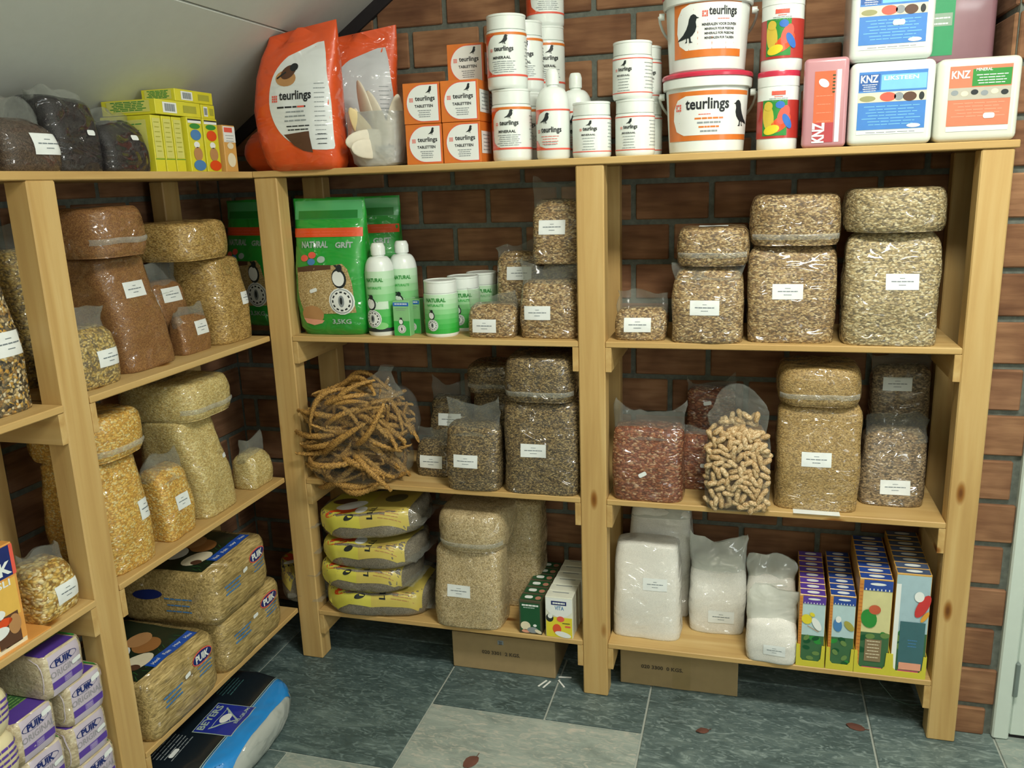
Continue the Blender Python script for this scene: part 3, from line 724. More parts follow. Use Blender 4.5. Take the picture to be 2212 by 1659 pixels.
# ================================================================== printed packs
ORANGE = plain('orange_print', '#DD7A2E', .4, .3); RORANGE = plain('red_orange_film', '#E0501F', .3, .8, .05)
PINK = plain('pink_red_print', '#E8604E', .45); PAPER = plain('white_print', '#E9EEEA', .4, .2, .02)
REDC = plain('red_lid', '#C8314A', .3, .3); GREENC = plain('leaf_green', '#2F8E3A', .4); YEL = plain('yellow_print', '#E4D534', .4, .2)
BLUE = plain('blue_print', '#2F6FC4', .4); NAVY = plain('navy_print', '#1B2C6E', .4); SKY = plain('pale_blue_print', '#7CC4E6', .45)
PLAST = plain('white_plastic', '#E6EEE8', .3, .3, .01); PURP = plain('purple_print', '#5B3FA0', .4); DKG = plain('dark_green_print', '#14532F', .4)
BROWNP = plain('brown_print', '#5A3C2A', .5); GREYP = plain('grey_print', '#8E979A', .5); DARKP = plain('dark_print', '#20282A', .5)
CREAMP = plain('cream_print', '#E8DFC0', .5); TANP = plain('tan_print', '#B98A58', .5); YBLUE = plain('steel_blue_print', '#4A82B8', .45)
SALMON = plain('salmon_print', '#E6A284', .5)

def logo(P, x, y, h, flip=False, w=None):
    """the red grid mark and the brand word"""
    w = w or h*4.4; g = h*.16
    for i in range(3):
        for j in range(3):
            if (i, j) != (1, 1): P.rect(x-w*.5+h*.1+i*g*1.25, y-h*.12+(j-1)*g*1.25, g, g, PINK, 2)
    P.text('teurlings', x+w*.09, y, h*1.25, BLACK, 2, w=w*.78, bold=.024)
def teur_box_face(P, cx, z0, s):
    P.rect(cx, z0+s/2, s*.985, s*.985, ORANGE, 0)
    R = s*.46
    pts = lambda r, e: [(cx+s*.46-e, z0+s*.5-r)]+[(cx+s*.04-(r)*math.cos(math.radians(a)), z0+s*.5+(r)*math.sin(math.radians(a))) for a in range(-90, 91, 10)]+[(cx+s*.46-e, z0+s*.5+r)]
    P.poly(pts(R, -.001), PINK, 1); P.poly(pts(R-.002, .001), PAPER, 2)
    P.shape(PIGEON, cx+s*.12, z0+s*.72, s*.2, s*.19, DARKP, 3, flip=False)
    for i in range(3):
        for j in range(3): P.rect(cx-s*.31+i*s*.035, z0+s*.585+(j-1)*s*.035, s*.026, s*.026, PINK, 3)
    P.text('teurlings', cx+s*.1, z0+s*.6, s*.155, BLACK, 3, w=s*.54, bold=.024)
    P.text('TABLETTEN', cx+s*.06, z0+s*.43, s*.07, BLACK, 3, w=s*.5, bold=.03)
    P.lines(cx+s*.07, z0+s*.32, s*.4, 4, s*.05, GREYP, 3, s*.02)
def tbox(label, loc, rz=0, group='orange and white pigeon product boxes'):
    t = thing('carton_box', label, 'box', loc, rz, group); s = .099
    obj('carton', tomesh(box_bm(-s/2, s/2, 0, s, 0, s, .0012), 'carton', 30), ORANGE, t)
    P = Print(); teur_box_face(P, 0, 0, s); P.build('front_print', f_front(0), t, .03)
    P = Print(); P.rect(.05, s*.5, .08, s*.55, PAPER, 0); P.lines(.05, s*.68, .06, 5, .009, GREYP, 1, .002); P.build('side_print', f_side(s/2), t, .05)
    return t
b0 = tbox('lower left orange and white box under the stacked one', (.500, .008, T1))
for x, y, z, l in ((.602, .006, T1, 'lower right orange and white box beside the white jars'), (.499, .008, T1+.100, 'upper left orange and white box of the front stack'),
                   (.601, .006, T1+.100, 'upper right orange and white box of the front stack')):
    dup(b0, (x, y, z), 0, l)
for y, n in ((.112, 3), ):
    for x, z, l in ((.500, T1, 'orange box hidden behind the lower left one'), (.602, T1, 'orange box hidden behind the lower right one'), (.588, T1+.100, 'orange box behind the upper right one, under the top box'), (.586, T1+.200, 'topmost orange and white box standing behind the stack')):
        dup(b0, (x, y, z), 0, l)

# --- round jars
def jar_body(r, h, lid, lidm=PLAST, label='', name='white_jar', cat='jar', loc=(0, 0, 0), group=None, rim=.004, foot=0, rz=0):
    t = thing(name, label, cat, loc, rz, group); hb = h-lid
    obj('jar_body', lathe([(0, 0), (r*.93, 0), (r*.985, .004), (r, .010), (r, hb*.5), (r, hb-.006), (r*.97, hb-.001), (r*.90, hb), (r*.90, hb+.004), (0, hb+.004)]), PLAST, t)
    obj('lid', lathe([(0, hb+.001), (r*.96, hb+.001), (r*.965, hb+.004), (r*.955, h-.006), (r*.975, h-.005), (r*.975, h-.001), (r*.95, h), (r*.86, h), (r*.84, h-.0015), (0, h-.0015)]), lidm, t)
    return t
def tjar_big(label, loc, group=None):
    r, h = .050, .172; t = jar_body(r, h, .036, label=label, loc=loc, group=group); q = .115; P = Print()
    P.rect(.0, .126, .24, .006, ORANGE, 0); P.rect(0, .030, .24, .0045, PINK, 0)
    P.poly([(-.12, .126), (-.12, .030), (-.010, .030), (-.028, .035), (-.042, .046), (-.045, .06), (-.045, .100), (-.030, .118), (-.012, .126)], RORANGE, 0)
    P.shape(PIGEON, -.006, .101, .026, .022, DARKP, 2)
    logo(P, 0, .090, .012, w=.062)
    P.text('MINERAAL', .0, .071, .0065, BLACK, 2, w=.045, bold=.02); P.lines(.004, .062, .066, 6, .0048, GREYP, 1, .0014)
    P.lines(.085, .108, .045, 8, .008, GREYP, 1, .0014)
    P.build('wrap_label', f_cyl(r), t, .012); return t
JG = 'white jars with orange bands'
j0 = tjar_big('lower white jar with orange bands beside the orange boxes', (.720, .060, T1), JG)
tjl = [((.714, .056, T1+.1725), 'upper white jar with orange bands on the lower one'), ]
for p, l in tjl: dup(j0, p, 0, l)
for i, (x, y) in enumerate(((.730, .163), (.765, .2645))):
    for k in range(2+i):
        dup(j0, (x, y, T1+.1725*k), .15+.15*i, ['lower', 'upper', 'third-tier'][k]+' white jar with orange bands, '+['second', 'rearmost'][i]+' in the row')
# squat jars
def tjar_small(label, loc, group=None, r=.0475, h=.130):
    t = jar_body(r, h, .032, label=label, loc=loc, group=group); P = Print()
    P.rect(0, .090, .26, .0022, PINK, 0); P.rect(0, .014, .26, .0022, PINK, 0)
    P.shape(PIGEON, -.006, .073, .017, .013, DARKP, 2); logo(P, 0, .066, .0095, w=.044)
    P.text('MINERAAL', 0, .053, .004, BLACK, 2, w=.034, bold=.02); P.lines(0, .045, .034, 5, .0065, GREYP, 1, .0012); P.lines(.07, .08, .04, 8, .008, GREYP, 1, .0012)
    P.build('wrap_label', f_cyl(r), t, .012); return t
s0 = tjar_small('single squat white jar with thin orange lines', (.926, .050, T1))
for p, rz, l in (((1.032, .052, T1), -.2, 'lower squat white jar of the front stack'), ((1.026, .052, T1+.1305), -.35, 'upper squat white jar of the front stack'),
                 ((1.040, .150, T1), .3, 'lower squat white jar behind the front stack'), ((1.038, .150, T1+.1305), .4, 'upper squat white jar behind the front stack')):
    dup(s0, p, rz, l, 'squat white jars with thin orange lines')
# bottle
def bottle(label, loc, prt, r=.042, hs=.105, h=.213, rn=.014, capm=PLAST, name='white_bottle', group=None, rz=0):
    t = thing(name, label, 'bottle', loc, rz, group); pr = [(0, 0), (r*.92, 0), (r, .006), (r, hs)]
    for k in range(1, 9): a = PI/2*k/8; pr.append((rn+(r-rn)*math.cos(a)**.9, hs+(h-hs)*.55*math.sin(a)))
    pr += [(rn, hs+(h-hs)*.62), (0, hs+(h-hs)*.62)]
    obj('bottle_body', lathe(pr), PLAST, t); z = hs+(h-hs)*.60
    obj('cap', lathe([(0, z), (rn*1.18, z), (rn*1.18, h-.012), (rn*.95, h-.002), (rn*.8, h), (0, h)]), capm, t)
    P = Print(); prt(P); P.build('wrap_label', f_cyl(r), t, .012); return t
def pb(P):
    P.rect(0, .116, .21, .004, PINK, 0); P.rect(0, .024, .21, .004, PINK, 0)
    P.poly([(-.11, .116), (-.11, .085), (-.040, .085), (-.030, .106), (-.008, .116)], RORANGE, 0); P.poly([(-.11, .024), (-.11, .045), (-.040, .045), (-.028, .031), (-.004, .024)], RORANGE, 0)
    P.shape(PIGEON, -.026, .084, .030, .026, DARKP, 2); logo(P, -.002, .068, .014, w=.066); P.lines(0, .054, .05, 4, .006, PINK, 1, .0013); P.lines(.0, .040, .04, 2, .006, GREYP, 1, .001)
bo = bottle('white bottle with orange label standing at the shelf edge', (.829, .050, T1), pb, hs=.122, group='white bottles with orange labels')
dup(bo, (.866, .155, T1), .2, 'second white bottle standing behind the front one')

# --- buckets
def bucket(label, loc, design, rz=0):
    t = thing('bucket', label, 'bucket', loc, rz, 'white buckets with orange labels'); h = .176
    rad = lambda z: .088+.0105*(z/h)
    obj('bucket_body', lathe([(0, 0), (.084, 0), (.088, .004)]+[(rad(h*k/8), .004+(h-.004)*k/8) for k in range(1, 9)]+[(.0965, h), (.0, h)]), PLAST, t)
    obj('rim', lathe([(.098, h-.030), (.1035, h-.028), (.1045, h-.010), (.101, h-.006), (.095, h-.006)]), PLAST, t)
    obj('lid', lathe([(.094, h-.008), (.106, h-.006), (.1065, h), (.104, h+.004), (.098, h+.005), (.095, h+.001), (0, h+.001)]), REDC, t, 'raspberry red lid rim')
    for s in (-1, 1):
        o = obj('handle_lug', lathe([(0, -.006), (.008, -.006), (.008, .006), (0, .006)], 16), PLAST, t); o.location = (s*.1065, 0, h-.040); o.rotation_euler = (0, PI/2, 0)
    a = [(.113*math.cos(PI*k/20), .045*math.sin(PI*k/20)-.0, h-.040-.075*math.sin(PI*k/20)) for k in range(21)]
    obj('handle', tomesh(tube_bm([(x, abs(y)+.078*math.sin(PI*k/20), z) for k, (x, y, z) in enumerate(a)], .0032), 'handle', 60), PLAST, t, 'white bail handle hanging at the back')
    P = Print(); design(P); P.build('wrap_label', f_cyl(rad), t, .02); return t
def d_low(P):
    P.rect(.01, .083, .235, .110, ORANGE, 0); P.poly([(.1275, .128), (-.045, .128), (-.068, .120), (-.080, .100), (-.082, .075), (-.072, .050), (-.050, .040), (.1275, .040)], PAPER, 1)
    for i in range(3):
        for j in range(3):
            if (i, j) != (1, 1): P.rect(-.070+i*.0055, .103+(j-1)*.0055, .0042, .0042, PINK, 3)
    P.text('teurlings', .006, .106, .033, BLACK, 3, w=.102, bold=.024); P.shape(PIGEON, .066, .056, .058, .060, DARKP, 3, flip=True)
    P.lines(.0, .086, .030, 1, .01, PINK, 2, .0018)
    for i, (a, b) in enumerate(((ORANGE, .07), (GREYP, .055), (ORANGE, .05), (GREYP, .04))): P.lines(.010, .077-.0095*i, b, 1, .01, a, 2, .004, rng=random.Random(i), jit=.05)
def d_up(P):
    P.rect(.0, .096, .170, .132, ORANGE, 0); P.poly([(.0855, .144), (-.040, .144), (-.062, .136), (-.073, .118), (-.075, .085), (-.068, .058), (-.050, .046), (.0855, .046)], PAPER, 1)
    P.shape(PIGEON, -.074, .060, .060, .062, DARKP, 3)
    for i in range(3):
        for j in range(3):
            if (i, j) != (1, 1): P.rect(-.010+i*.0045, .121+(j-1)*.0045, .0035, .0035, PINK, 3)
    P.text('teurlings', .036, .124, .025, BLACK, 3, w=.066, bold=.024); P.lines(.036, .109, .03, 1, .01, PINK, 2, .0015)
    for i, s in enumerate(('MINERALEN VOOR DUIVEN', 'MINERAUX POUR PIGEONS', 'MINERALS FOR PIGEONS', 'MINERALIEN FUR TAUBEN')): P.text(s, .028, .098-.0095*i, .0052 if i else .0060, BLACK, 2, w=.080-.012*(i > 0), bold=.03)
bucket('lower white bucket with orange label and red lid', (1.199, .095, T1), d_low)
bucket('upper white bucket stacked on the lower bucket', (1.197, .100, T1+.1825), d_up, .05)
# --- tubs of bird supplement, red lids
def d_can(P):
    P.rect(0, .067, .29, .083, plain('red_wrap', '#B8342C', .4, .3), 0); P.rect(-.008, .070, .056, .078, GREENC, 1)
    P.ell(-.022, .072, .013, .030, plain('canary_print', '#D8BE48', .4), 2, .1); P.ell(-.022, .096, .010, .010, plain('canary_print', '#D8BE48', .4), 3); P.ell(.006, .058, .028, .014, RORANGE, 2, .7); P.ell(.012, .076, .012, .022, PINK, 3, -.4); P.ell(.020, .062, .008, .018, BLUE, 4, .5); P.ell(.004, .098, .010, .008, BLUE, 3); P.ell(-.014, .044, .018, .010, YEL, 3, .3)
    P.rect(0, .124, .030, .009, PINK, 1); P.lines(0, .116, .02, 1, .004, PINK, 1, .0015); P.lines(0, .1285, .025, 1, .004, PAPER, 2, .001); P.lines(0, .112, .045, 2, .005, GREYP, 1, .0012)
def can(label, loc, rz=0):
    t = thing('supplement_tub', label, 'tub', loc, rz, 'red-lidded bird tubs'); r, h = .046, .172
    obj('tub_body', lathe([(0, 0), (r*.95, 0), (r*.985, .004), (r*.985, .026), (r, .027), (r, .110), (r, .135), (r*.99, .139), (0, .139)]), PLAST, t)
    obj('lid', lathe([(0, .1385), (r*1.01, .139), (r*1.015, .160), (0, .160)]), PLAST, t); obj('lid_band', lathe([(0, .160), (r*1.02, .160), (r*1.02, h-.003), (r, h), (0, h)]), REDC, t, 'raspberry red band on the lid')
    P = Print(); d_can(P); P.build('wrap_label', f_cyl(r), t, .012); return t
c0 = can('lower bird tub with red lid and parrot picture', (1.362, .056, T1), .0)
dup(c0, (1.366, .060, T1+.1725), -.05, 'upper bird tub with red lid standing on the lower one')
# --- lick-stone packs
def pack(label, loc, w, h, d, body, design, rz=0, name='plastic_pack', group=None, r=.014):
    t = thing(name, label, 'plastic pack', loc, rz, group)
    obj('pack_shell', tomesh(box_bm(-w/2, w/2, 0, d, 0, h, r, 4), 'pack_shell', 60), body, t)
    P = Print(); design(P, w, h); P.build('front_label', f_front(0), t, .04); return t
def d_blue(P, w, h):
    x0, x1, z0, z1 = -w*.40, w*.40, h*.19, h*.88; W = x1-x0; H = z1-z0
    P.rect(0, (z0+z1)/2, W, H, plain('soft_blue_print', '#4384D0', .4), 0); P.rect(x0+W*.66, z1-H*.19, W*.66, H*.26, SKY, 1); P.rect(x0+W*.16, z1-H*.18, W*.30, H*.28, plain('deep_blue_print', '#2A5FA8', .4), 1)
    P.text('KNZ', x0+W*.155, z1-H*.12, H*.13, PAPER, 2, w=W*.26, bold=.03); P.lines(x0+W*.16, z1-H*.22, W*.24, 4, H*.035, PAPER, 2, H*.012); P.text('LIKSTEEN', x0+W*.62, z1-H*.12, H*.07, PAPER, 2, w=W*.5, bold=.02)
    P.rect(0, z1-H*.44, W, H*.17, CREAMP, 1); P.ell(x0+W*.14, z1-H*.46, W*.12, H*.05, plain('meadow_print', '#9A9A6A', .5), 2); P.ell(x0+W*.44, z1-H*.44, W*.12, H*.08, PINK, 2); P.ell(x0+W*.76, z1-H*.45, W*.10, H*.08, BROWNP, 2); P.ell(x0+W*.60, z1-H*.44, W*.07, H*.07, GREYP, 2); P.ell(x0+W*.93, z1-H*.45, W*.04, H*.07, DARKP, 2)
    P.lines(0, z1-H*.60, W*.9, 7, H*.052, SKY, 1, H*.012); P.ell(x1-W*.16, z0+H*.05, W*.10, H*.035, PAPER, 2); P.rect(0, z0-H*.05, W*1.0, H*.06, PAPER, 1); P.lines(0, z0-H*.05, W*.8, 1, .01, GREYP, 2, H*.012)
def d_blue_s(P, w, h): d_blue(P, w, h); P.rect(.012, h*.43, .024, .011, PAPER, 4, r=.004)
def d_oran(P, w, h):
    x0, x1, z0, z1 = -w*.36, w*.38, h*.19, h*.90; W = x1-x0; H = z1-z0; OR = plain('brick_orange_print', '#D4805F', .4)
    P.rect((x0+x1)/2, (z0+z1)/2, W, H, OR, 0); P.rect(x0+W*.68, z1-H*.20, W*.62, H*.28, GREENC, 1); P.text('KNZ', x0+W*.18, z1-H*.14, H*.13, PAPER, 2, w=W*.30, bold=.03)
    P.lines(x0+W*.68, z1-H*.16, W*.55, 4, H*.045, PAPER, 2, H*.014); P.text('MINERAL', x0+W*.55, z1-H*.07, H*.05, PAPER, 2, w=W*.26, bold=.02)
    P.rect((x0+x1)/2, z1-H*.46, W, H*.2, plain('flock_print', '#B9B6A6', .5), 1)
    for k in range(6): P.ell(x0+W*(.10+.16*k), z1-H*(.44+.02*(k % 2)), W*.06, H*.045, (GREYP, CREAMP, DARKP)[k % 3], 2)
    P.lines((x0+x1)/2, z1-H*.62, W*.9, 5, H*.055, SALMON, 1, H*.012); P.rect(x0+W*.68, z0+H*.16, .022, .011, PAPER, 3, r=.004); P.rect((x0+x1)/2, z0-H*.05, W, H*.08, PAPER, 1)
WP = plain('milky_plastic', '#DDE6DE', .35, .5, .02)
pack('lower white salt-lick pack with a blue label', (1.598, .002, T1), .172, .176, .17, WP, d_blue, group='white salt-lick packs')
pack('upper white salt-lick pack with blue label and price sticker', (1.590, .004, T1+.177), .168, .176, .17, WP, d_blue_s, group='white salt-lick packs')
pack('white salt-lick pack with an orange label at the shelf end', (1.768, .002, T1), .162, .172, .12, plain('cream_plastic', '#DCDFD0', .35, .5, .02), d_oran, group='white salt-lick packs')
ROSE = plain('rose_plastic', '#C08A90', .35, .6, .03); MAUVE = plain('mauve_plastic', '#8E6A72', .4, .5, .04)
def d_rose(P, w, h):
    OR = plain('orange_red_print', '#DA6B42', .4); P.rect(-.002, h*.46, w*.46, h*.78, OR, 0); P.rect(-.002, h*.17, w*.46, h*.22, plain('crimson_print', '#B8434A', .4), 1); P.rect(w*.29, h*.46, w*.10, h*.80, PAPER, 0)
    P.text('KNZ', -.012, h*.17, .026, PAPER, 2, w=.044, bold=.04, rot=PI/2); P.ell(-.004, h*.72, .012, .008, PAPER, 2, -.6); P.lines(w*.18, h*.80, w*.07, 6, .007, DKG, 2, .003); P.lines(-.002, h*.58, w*.4, 4, .018, SALMON, 1, .001)
pack('rose-tinted lick pack standing on edge beside the bird tubs', (1.461, .004, T1), .094, .192, .17, ROSE, d_rose, rz=-.06, r=.010)
def d_green(P, w, h): P.rect(-w*.28, h*.5, w*.40, h*.74, plain('emerald_print', '#2C9660', .4), 0); P.rect(-w*.27, h*.58, w*.32, h*.16, plain('sage_print', '#8FA894', .5), 1); P.lines(-w*.27, h*.60, w*.28, 2, h*.07, PAPER, 2, .003)
pack('mauve pack with a green label behind the white packs', (1.748, .140, T1+.172), .150, .17, .12, MAUVE, d_green)
pack('plain mauve pack beneath the one with the green label', (1.756, .140, T1), .150, .17, .12, MAUVE, d_green)

# --- orange film sacks
def ring_sack(name, label, loc, rings, m, seed, amp=.004, rz=0, cat='bag', group=None, n=48, part='sack'):
    t = thing(name, label, cat, loc, rz, group); me = tomesh(rings_bm(rings, n, seed, amp), part, 80); obj(part, me, m, t); return t, me
def glossy(name, col, k=1.0):
    t = NT(name); t.set(Base_Color=hexc(col), Roughness=.4); film_coat(t, .9, .12, k); return t.m
OFILM = glossy('orange_film', '#DE5420'); SFILM = glossy('silver_film', '#BFC4C6'); WFILM = glossy('white_film_print', '#DCE2E2')
SG = [(0, .100, .045), (.02, .112, .058), (.08, .118, .064), (.16, .122, .060), (.24, .118, .048), (.29, .112, .030), (.325, .106, .014), (.345, .103, .004)]
def orange_sack(label, loc, rz, seed, lean=.02, sil=False, hs=1.0):
    rings = [(z*hs, sx, sy, -lean*math.sin(z*9)+.014*(z/.345)**2, .062, 3.4) for z, sx, sy in SG]
    t = thing('orange_sack', label, 'bag', loc, rz, 'orange and white pigeon product sacks')
    bm = rings_bm(rings, 48, seed, .005)
    for v in bm.verts:
        if v.co.z > .30*hs: v.co.z += (.014*math.sin(v.co.x*60+1.2)+.16*v.co.x)*(v.co.z/hs-.30)/.045
    me = tomesh(bm, 'sack', 80); obj('sack', me, OFILM, t); fn = f_proj(me, (0, 0, 0), (1, 0, 0), (0, 0, 1), (0, -1, 0)); P = Print()
    WM = SFILM if sil else WFILM
    arc = [(.098-.170*math.cos(math.radians(a))**.7 if abs(a) < 89 else .098, .180+.130*math.sin(math.radians(a))) for a in range(-88, 60, 6)]
    P.poly(arc+[(.062, .318*hs), (.082, .320*hs), (.088, .29), (.096, .2), (.100, .06), (.098, .052)], WM, 0)
    if not sil:
        P.ell(-.020, .232, .030, .020, TANP, 2); P.ell(-.012, .247, .024, .015, BROWNP, 3, .5); P.ell(.004, .258, .012, .010, DARKP, 4, .3); P.rect(-.032, .240, .03, .004, DARKP, 4, .5)
        for i in range(3):
            for j in range(3): P.rect(-.060+i*.006, .182+(j-1)*.006, .0045, .0045, PINK, 3)
        P.text('teurlings', .006, .186, .030, BLACK, 3, w=.092, bold=.024)
        P.lines(-.006, .160, .085, 1, .01, BLACK, 2, .004, rng=random.Random(1), jit=0); P.lines(.004, .148, .075, 3, .011, GREYP, 2, .0035, rng=random.Random(2)); P.lines(.010, .112, .085, 2, .009, BLACK, 2, .003, rng=random.Random(5)); P.rect(.022, .160, .02, .004, PINK, 3)
        P.poly([(-.034, .092), (.042, .098), (.046, .044), (.020, .050), (-.006, .064)], BROWNP, 2)
    P.lines(.072, .215, .030, 14, .0115, GREYP, 2, .0018, rng=random.Random(9)); P.lines(.074, .09, .024, 3, .012, BLACK, 2, .002, rng=random.Random(9))
    P.build('front_print', fn, t, .014, base=.0012); return t
orange_sack('tall orange sack with a white arched label at the corner', (.157, -.030, T1-.003), -.02, 21)
orange_sack('orange and silver sack behind the tall orange one', (.265, .130, T1), .35, 33, sil=True)
rings = [(.115*k/9, .075*math.sin(PI*(k+.6)/10)**.4, .05*math.sin(PI*(k+.6)/10)**.4, 0, .06, 2.8) for k in range(10)]
ring_sack('orange_sack', 'low orange sack lying left of the tall orange one', (-.005, .055, T1), rings, OFILM, 5, .006)

# --- tub of cuttlebones in a clear bag
t = thing('clear_bag', 'open clear bag holding the cuttlebones on the top board', 'bag', (.348, .012, T1))
CB = film_mat('tub_film', '#DDE3E4', .35, .7)
obj('plastic_film', tomesh(rings_bm([(z, sx, sy, 0, .062, 3) for z, sx, sy in ((0, .058, .045), (.01, .070, .052), (.05, .076, .055), (.10, .080, .057), (.14, .082, .056))], 40, 4, .004)), CB, t)
obj('crumbs', tomesh(rings_bm([(.003+z, sx*.92, sy*.92, 0, .062, 3) for z, sx, sy in ((0, .058, .045), (.02, .070, .052), (.05, .074, .054))], 30, 9, .004)), grain('cuttle_crumbs', ['#D8D6CC', '#C6C6BE', '#E2E0D4'], .012, gap=.25, coat=0), t, 'pale crumbs at the bottom of the bag')
CUT = plain('cuttlebone', '#DFD8C4', .7, 0, .10); CUT2 = plain('cuttlebone_inner', '#E4CF9A', .7, 0, .08)
def cuttle_mesh(m):
    bm = bmesh.new(); bmesh.ops.create_icosphere(bm, subdivisions=3, radius=1)
    for v in bm.verts:
        x = v.co.z; k = (1-.25*x) ; v.co = Vector((v.co.x*.026*k, v.co.y*.009*(1 if v.co.y > 0 else .5), x*.075))
    me = tomesh(bm, 'cuttlebone', 80); me.materials.append(m); return me
cm = [cuttle_mesh(CUT), cuttle_mesh(CUT2)]
for i, (x, y, z, ry, rx, k, s, l) in enumerate((
    (.322, .060, .140, -.25, .1, 0, 1.15, 'tallest pale cuttlebone standing in the clear bag'), (.356, .045, .120, -.35, .0, 0, 1.05, 'second cuttlebone leaning left in the clear bag'),
    (.296, .040, .088, .1, .1, 0, .85, 'short cuttlebone at the left rim of the bag'), (.322, .030, .095, -.5, .1, 1, .85, 'yellowish cuttlebone near the front of the bag'),
    (.405, .055, .115, .15, .0, 0, .9, 'cuttlebone at the right rim of the bag'), (.350, .028, .070, 1.45, .2, 0, 1.0, 'cuttlebone lying crosswise low in the bag'), (.352, .030, .045, 1.6, .2, 0, .95, 'lowest cuttlebone lying across the bag bottom'),
    (.428, .095, .150, -.12, .0, 0, .75, 'slender cuttlebone poking up beside the orange boxes'))):
    o = bpy.data.objects.new('cuttlebone', cm[k]); COL.objects.link(o); o.location = (x, y, T1+z); o.rotation_euler = (rx, ry, i*.3-.6); o.scale = (s, s, s)
    o['label'] = l; o['category'] = 'cuttlebone'; o['group'] = 'cuttlebones in the clear bag'

# --- yellow boxes on the left top board
YBOX = plain('yellow_box', '#D8D232', .4, .3, .06)
def ybox(label, loc, w, d, h, front, lying=False, group='yellow boxes under the sloping ceiling'):
    t = thing('yellow_box', label, 'box', loc, LZ, group); obj('carton', tomesh(box_bm(-w/2, w/2, 0, d, 0, h, .001), 'carton', 30), YBOX, t)
    P = Print()
    if lying: P.rect(-w*.2, h*.5, w*.3, h*.7, PAPER, 0); P.lines(-w*.2, h*.5, w*.24, 1, .01, GREYP, 1, h*.5); P.rect(w*.25, h*.5, w*.3, h*.5, plain('olive_print', '#A8A83A', .5), 0)
    elif front is GREENC:
        P.rect(0, h*.60, w*.8, h*.70, plain('pale_yellow_print', '#D2D070', .5), 0); P.lines(0, h*.88, w*.6, 7, h*.085, plain('olive_print', '#A8A83A', .5), 1, .002); P.rect(0, h*.23, w*.98, h*.012, GREENC, 1)
    else:
        P.rect(0, h*.93, w*.9, h*.07, PAPER, 0); P.rect(0, h*.955, w*.9, h*.025, DARKP, 1); P.ell(0, h*.68, w*.36, h*.10, front, 1); P.ell(0, h*.84, w*.36, h*.05, GREENC, 1); P.ell(.002, h*.33, w*.30, h*.13, TANP, 1); P.ell(0, h*.50, w*.2, h*.06, PAPER, 1); P.ell(.004, h*.12, w*.42, h*.10, front, 2)
    P.build('front_print', f_front(0), t, .04)
    P = Print(); P.rect(d*.5, h*.55, d*.8, h*.75, plain('pale_yellow_print', '#D2D070', .5), 0); P.lines(d*.5, h*.85, d*.7, 6, h*.11, GREENC, 1, .002); P.build('side_print', f_side(-w/2, -1), t, .05)
    return t
for i in range(2):
    ybox(('yellow box with a blue front oval', 'yellow box with a red front oval')[i], (-.020, (-.205, -.140)[i], T1), .058, .03+.12, .130, (YBLUE, RORANGE)[i])
for i in range(3):
    ybox('yellow box seen edge-on, '+('leftmost', 'middle', 'rightmost')[i]+' of the three', (-.030, (-.335, -.297, -.259)[i], T1), .034, .14, .128, GREENC)
ybox('yellow box lying flat on the upright ones, left', (-.030, -.245, T1+.1315), .17, .15, .034, GREENC, True)
ybox('yellow box lying flat on the upright ones, right', (-.032, -.125, T1+.1315), .055, .15, .034, GREENC, True)
ybox('topmost yellow box lying flat against the sloping ceiling', (-.036, -.170, T1+.167), .15, .095, .029, GREENC, True)
t = thing('small_box', 'small red and white box beside the yellow boxes', 'box', (-.016, -.068, T1), LZ)
obj('carton', tomesh(box_bm(-.027, .027, 0, .12, 0, .118, .001), 'carton', 30), plain('amber_box', '#D8A65A', .4), t)
P = Print(); P.rect(0, .095, .052, .040, PAPER, 0); P.rect(-.004, .106, .036, .012, PINK, 1); P.lines(0, .092, .04, 3, .007, GREYP, 1, .0014); P.ell(.0, .066, .014, .008, CREAMP, 1); P.ell(.0, .03, .018, .018, CREAMP, 1); P.build('front_print', f_front(0), t, .04)

# ================================================================== green packs, left bay of the back unit
GFILM = glossy('green_film', '#1E9A34'); LGREEN = plain('light_green_print', '#7FCB7A', .35, .3, .02); MGREEN = plain('mid_green_print', '#35B04A', .35, .3, .02); SILV = plain('silver_print', '#A9BDB4', .4, .3)
SAGE = plain('sage_green_film', '#4FA868', .3, .6, .03); GRIT = grain('pellet_window', ['#CDB27A', '#BFA268', '#D9C28E', '#AE925A'], .0035, coat=.6)
def nat_mark(P, x, y, s, lay=3):
    """white pigeon standing on a ringed medallion"""
    P.ell(x, y, s*.30, s*.30, PAPER, lay); P.ell(x, y, s*.27, s*.27, GREYP, lay+1); P.ell(x, y, s*.25, s*.25, PAPER, lay+2)
    for k in range(12): a = k*PI/6; P.rect(x+s*.20*math.cos(a), y+s*.20*math.sin(a), s*.035, s*.06, DARKP, lay+3, a)
    P.ell(x, y, s*.07, s*.13, GREYP, lay+3); P.ell(x, y+s*.01, s*.03, s*.08, DARKP, lay+4)
    P.ell(x-s*.03, y+s*.50, s*.17, s*.22, DARKP, lay, .2); P.ell(x-s*.045, y+s*.50, s*.14, s*.17, PAPER, lay+1, .2); P.ell(x-s*.01, y+s*.72, s*.07, s*.08, DARKP, lay+2); P.poly([(x-s*.08, y+s*.74), (x-s*.15, y+s*.79), (x-s*.06, y+s*.79)], DARKP, lay+2)
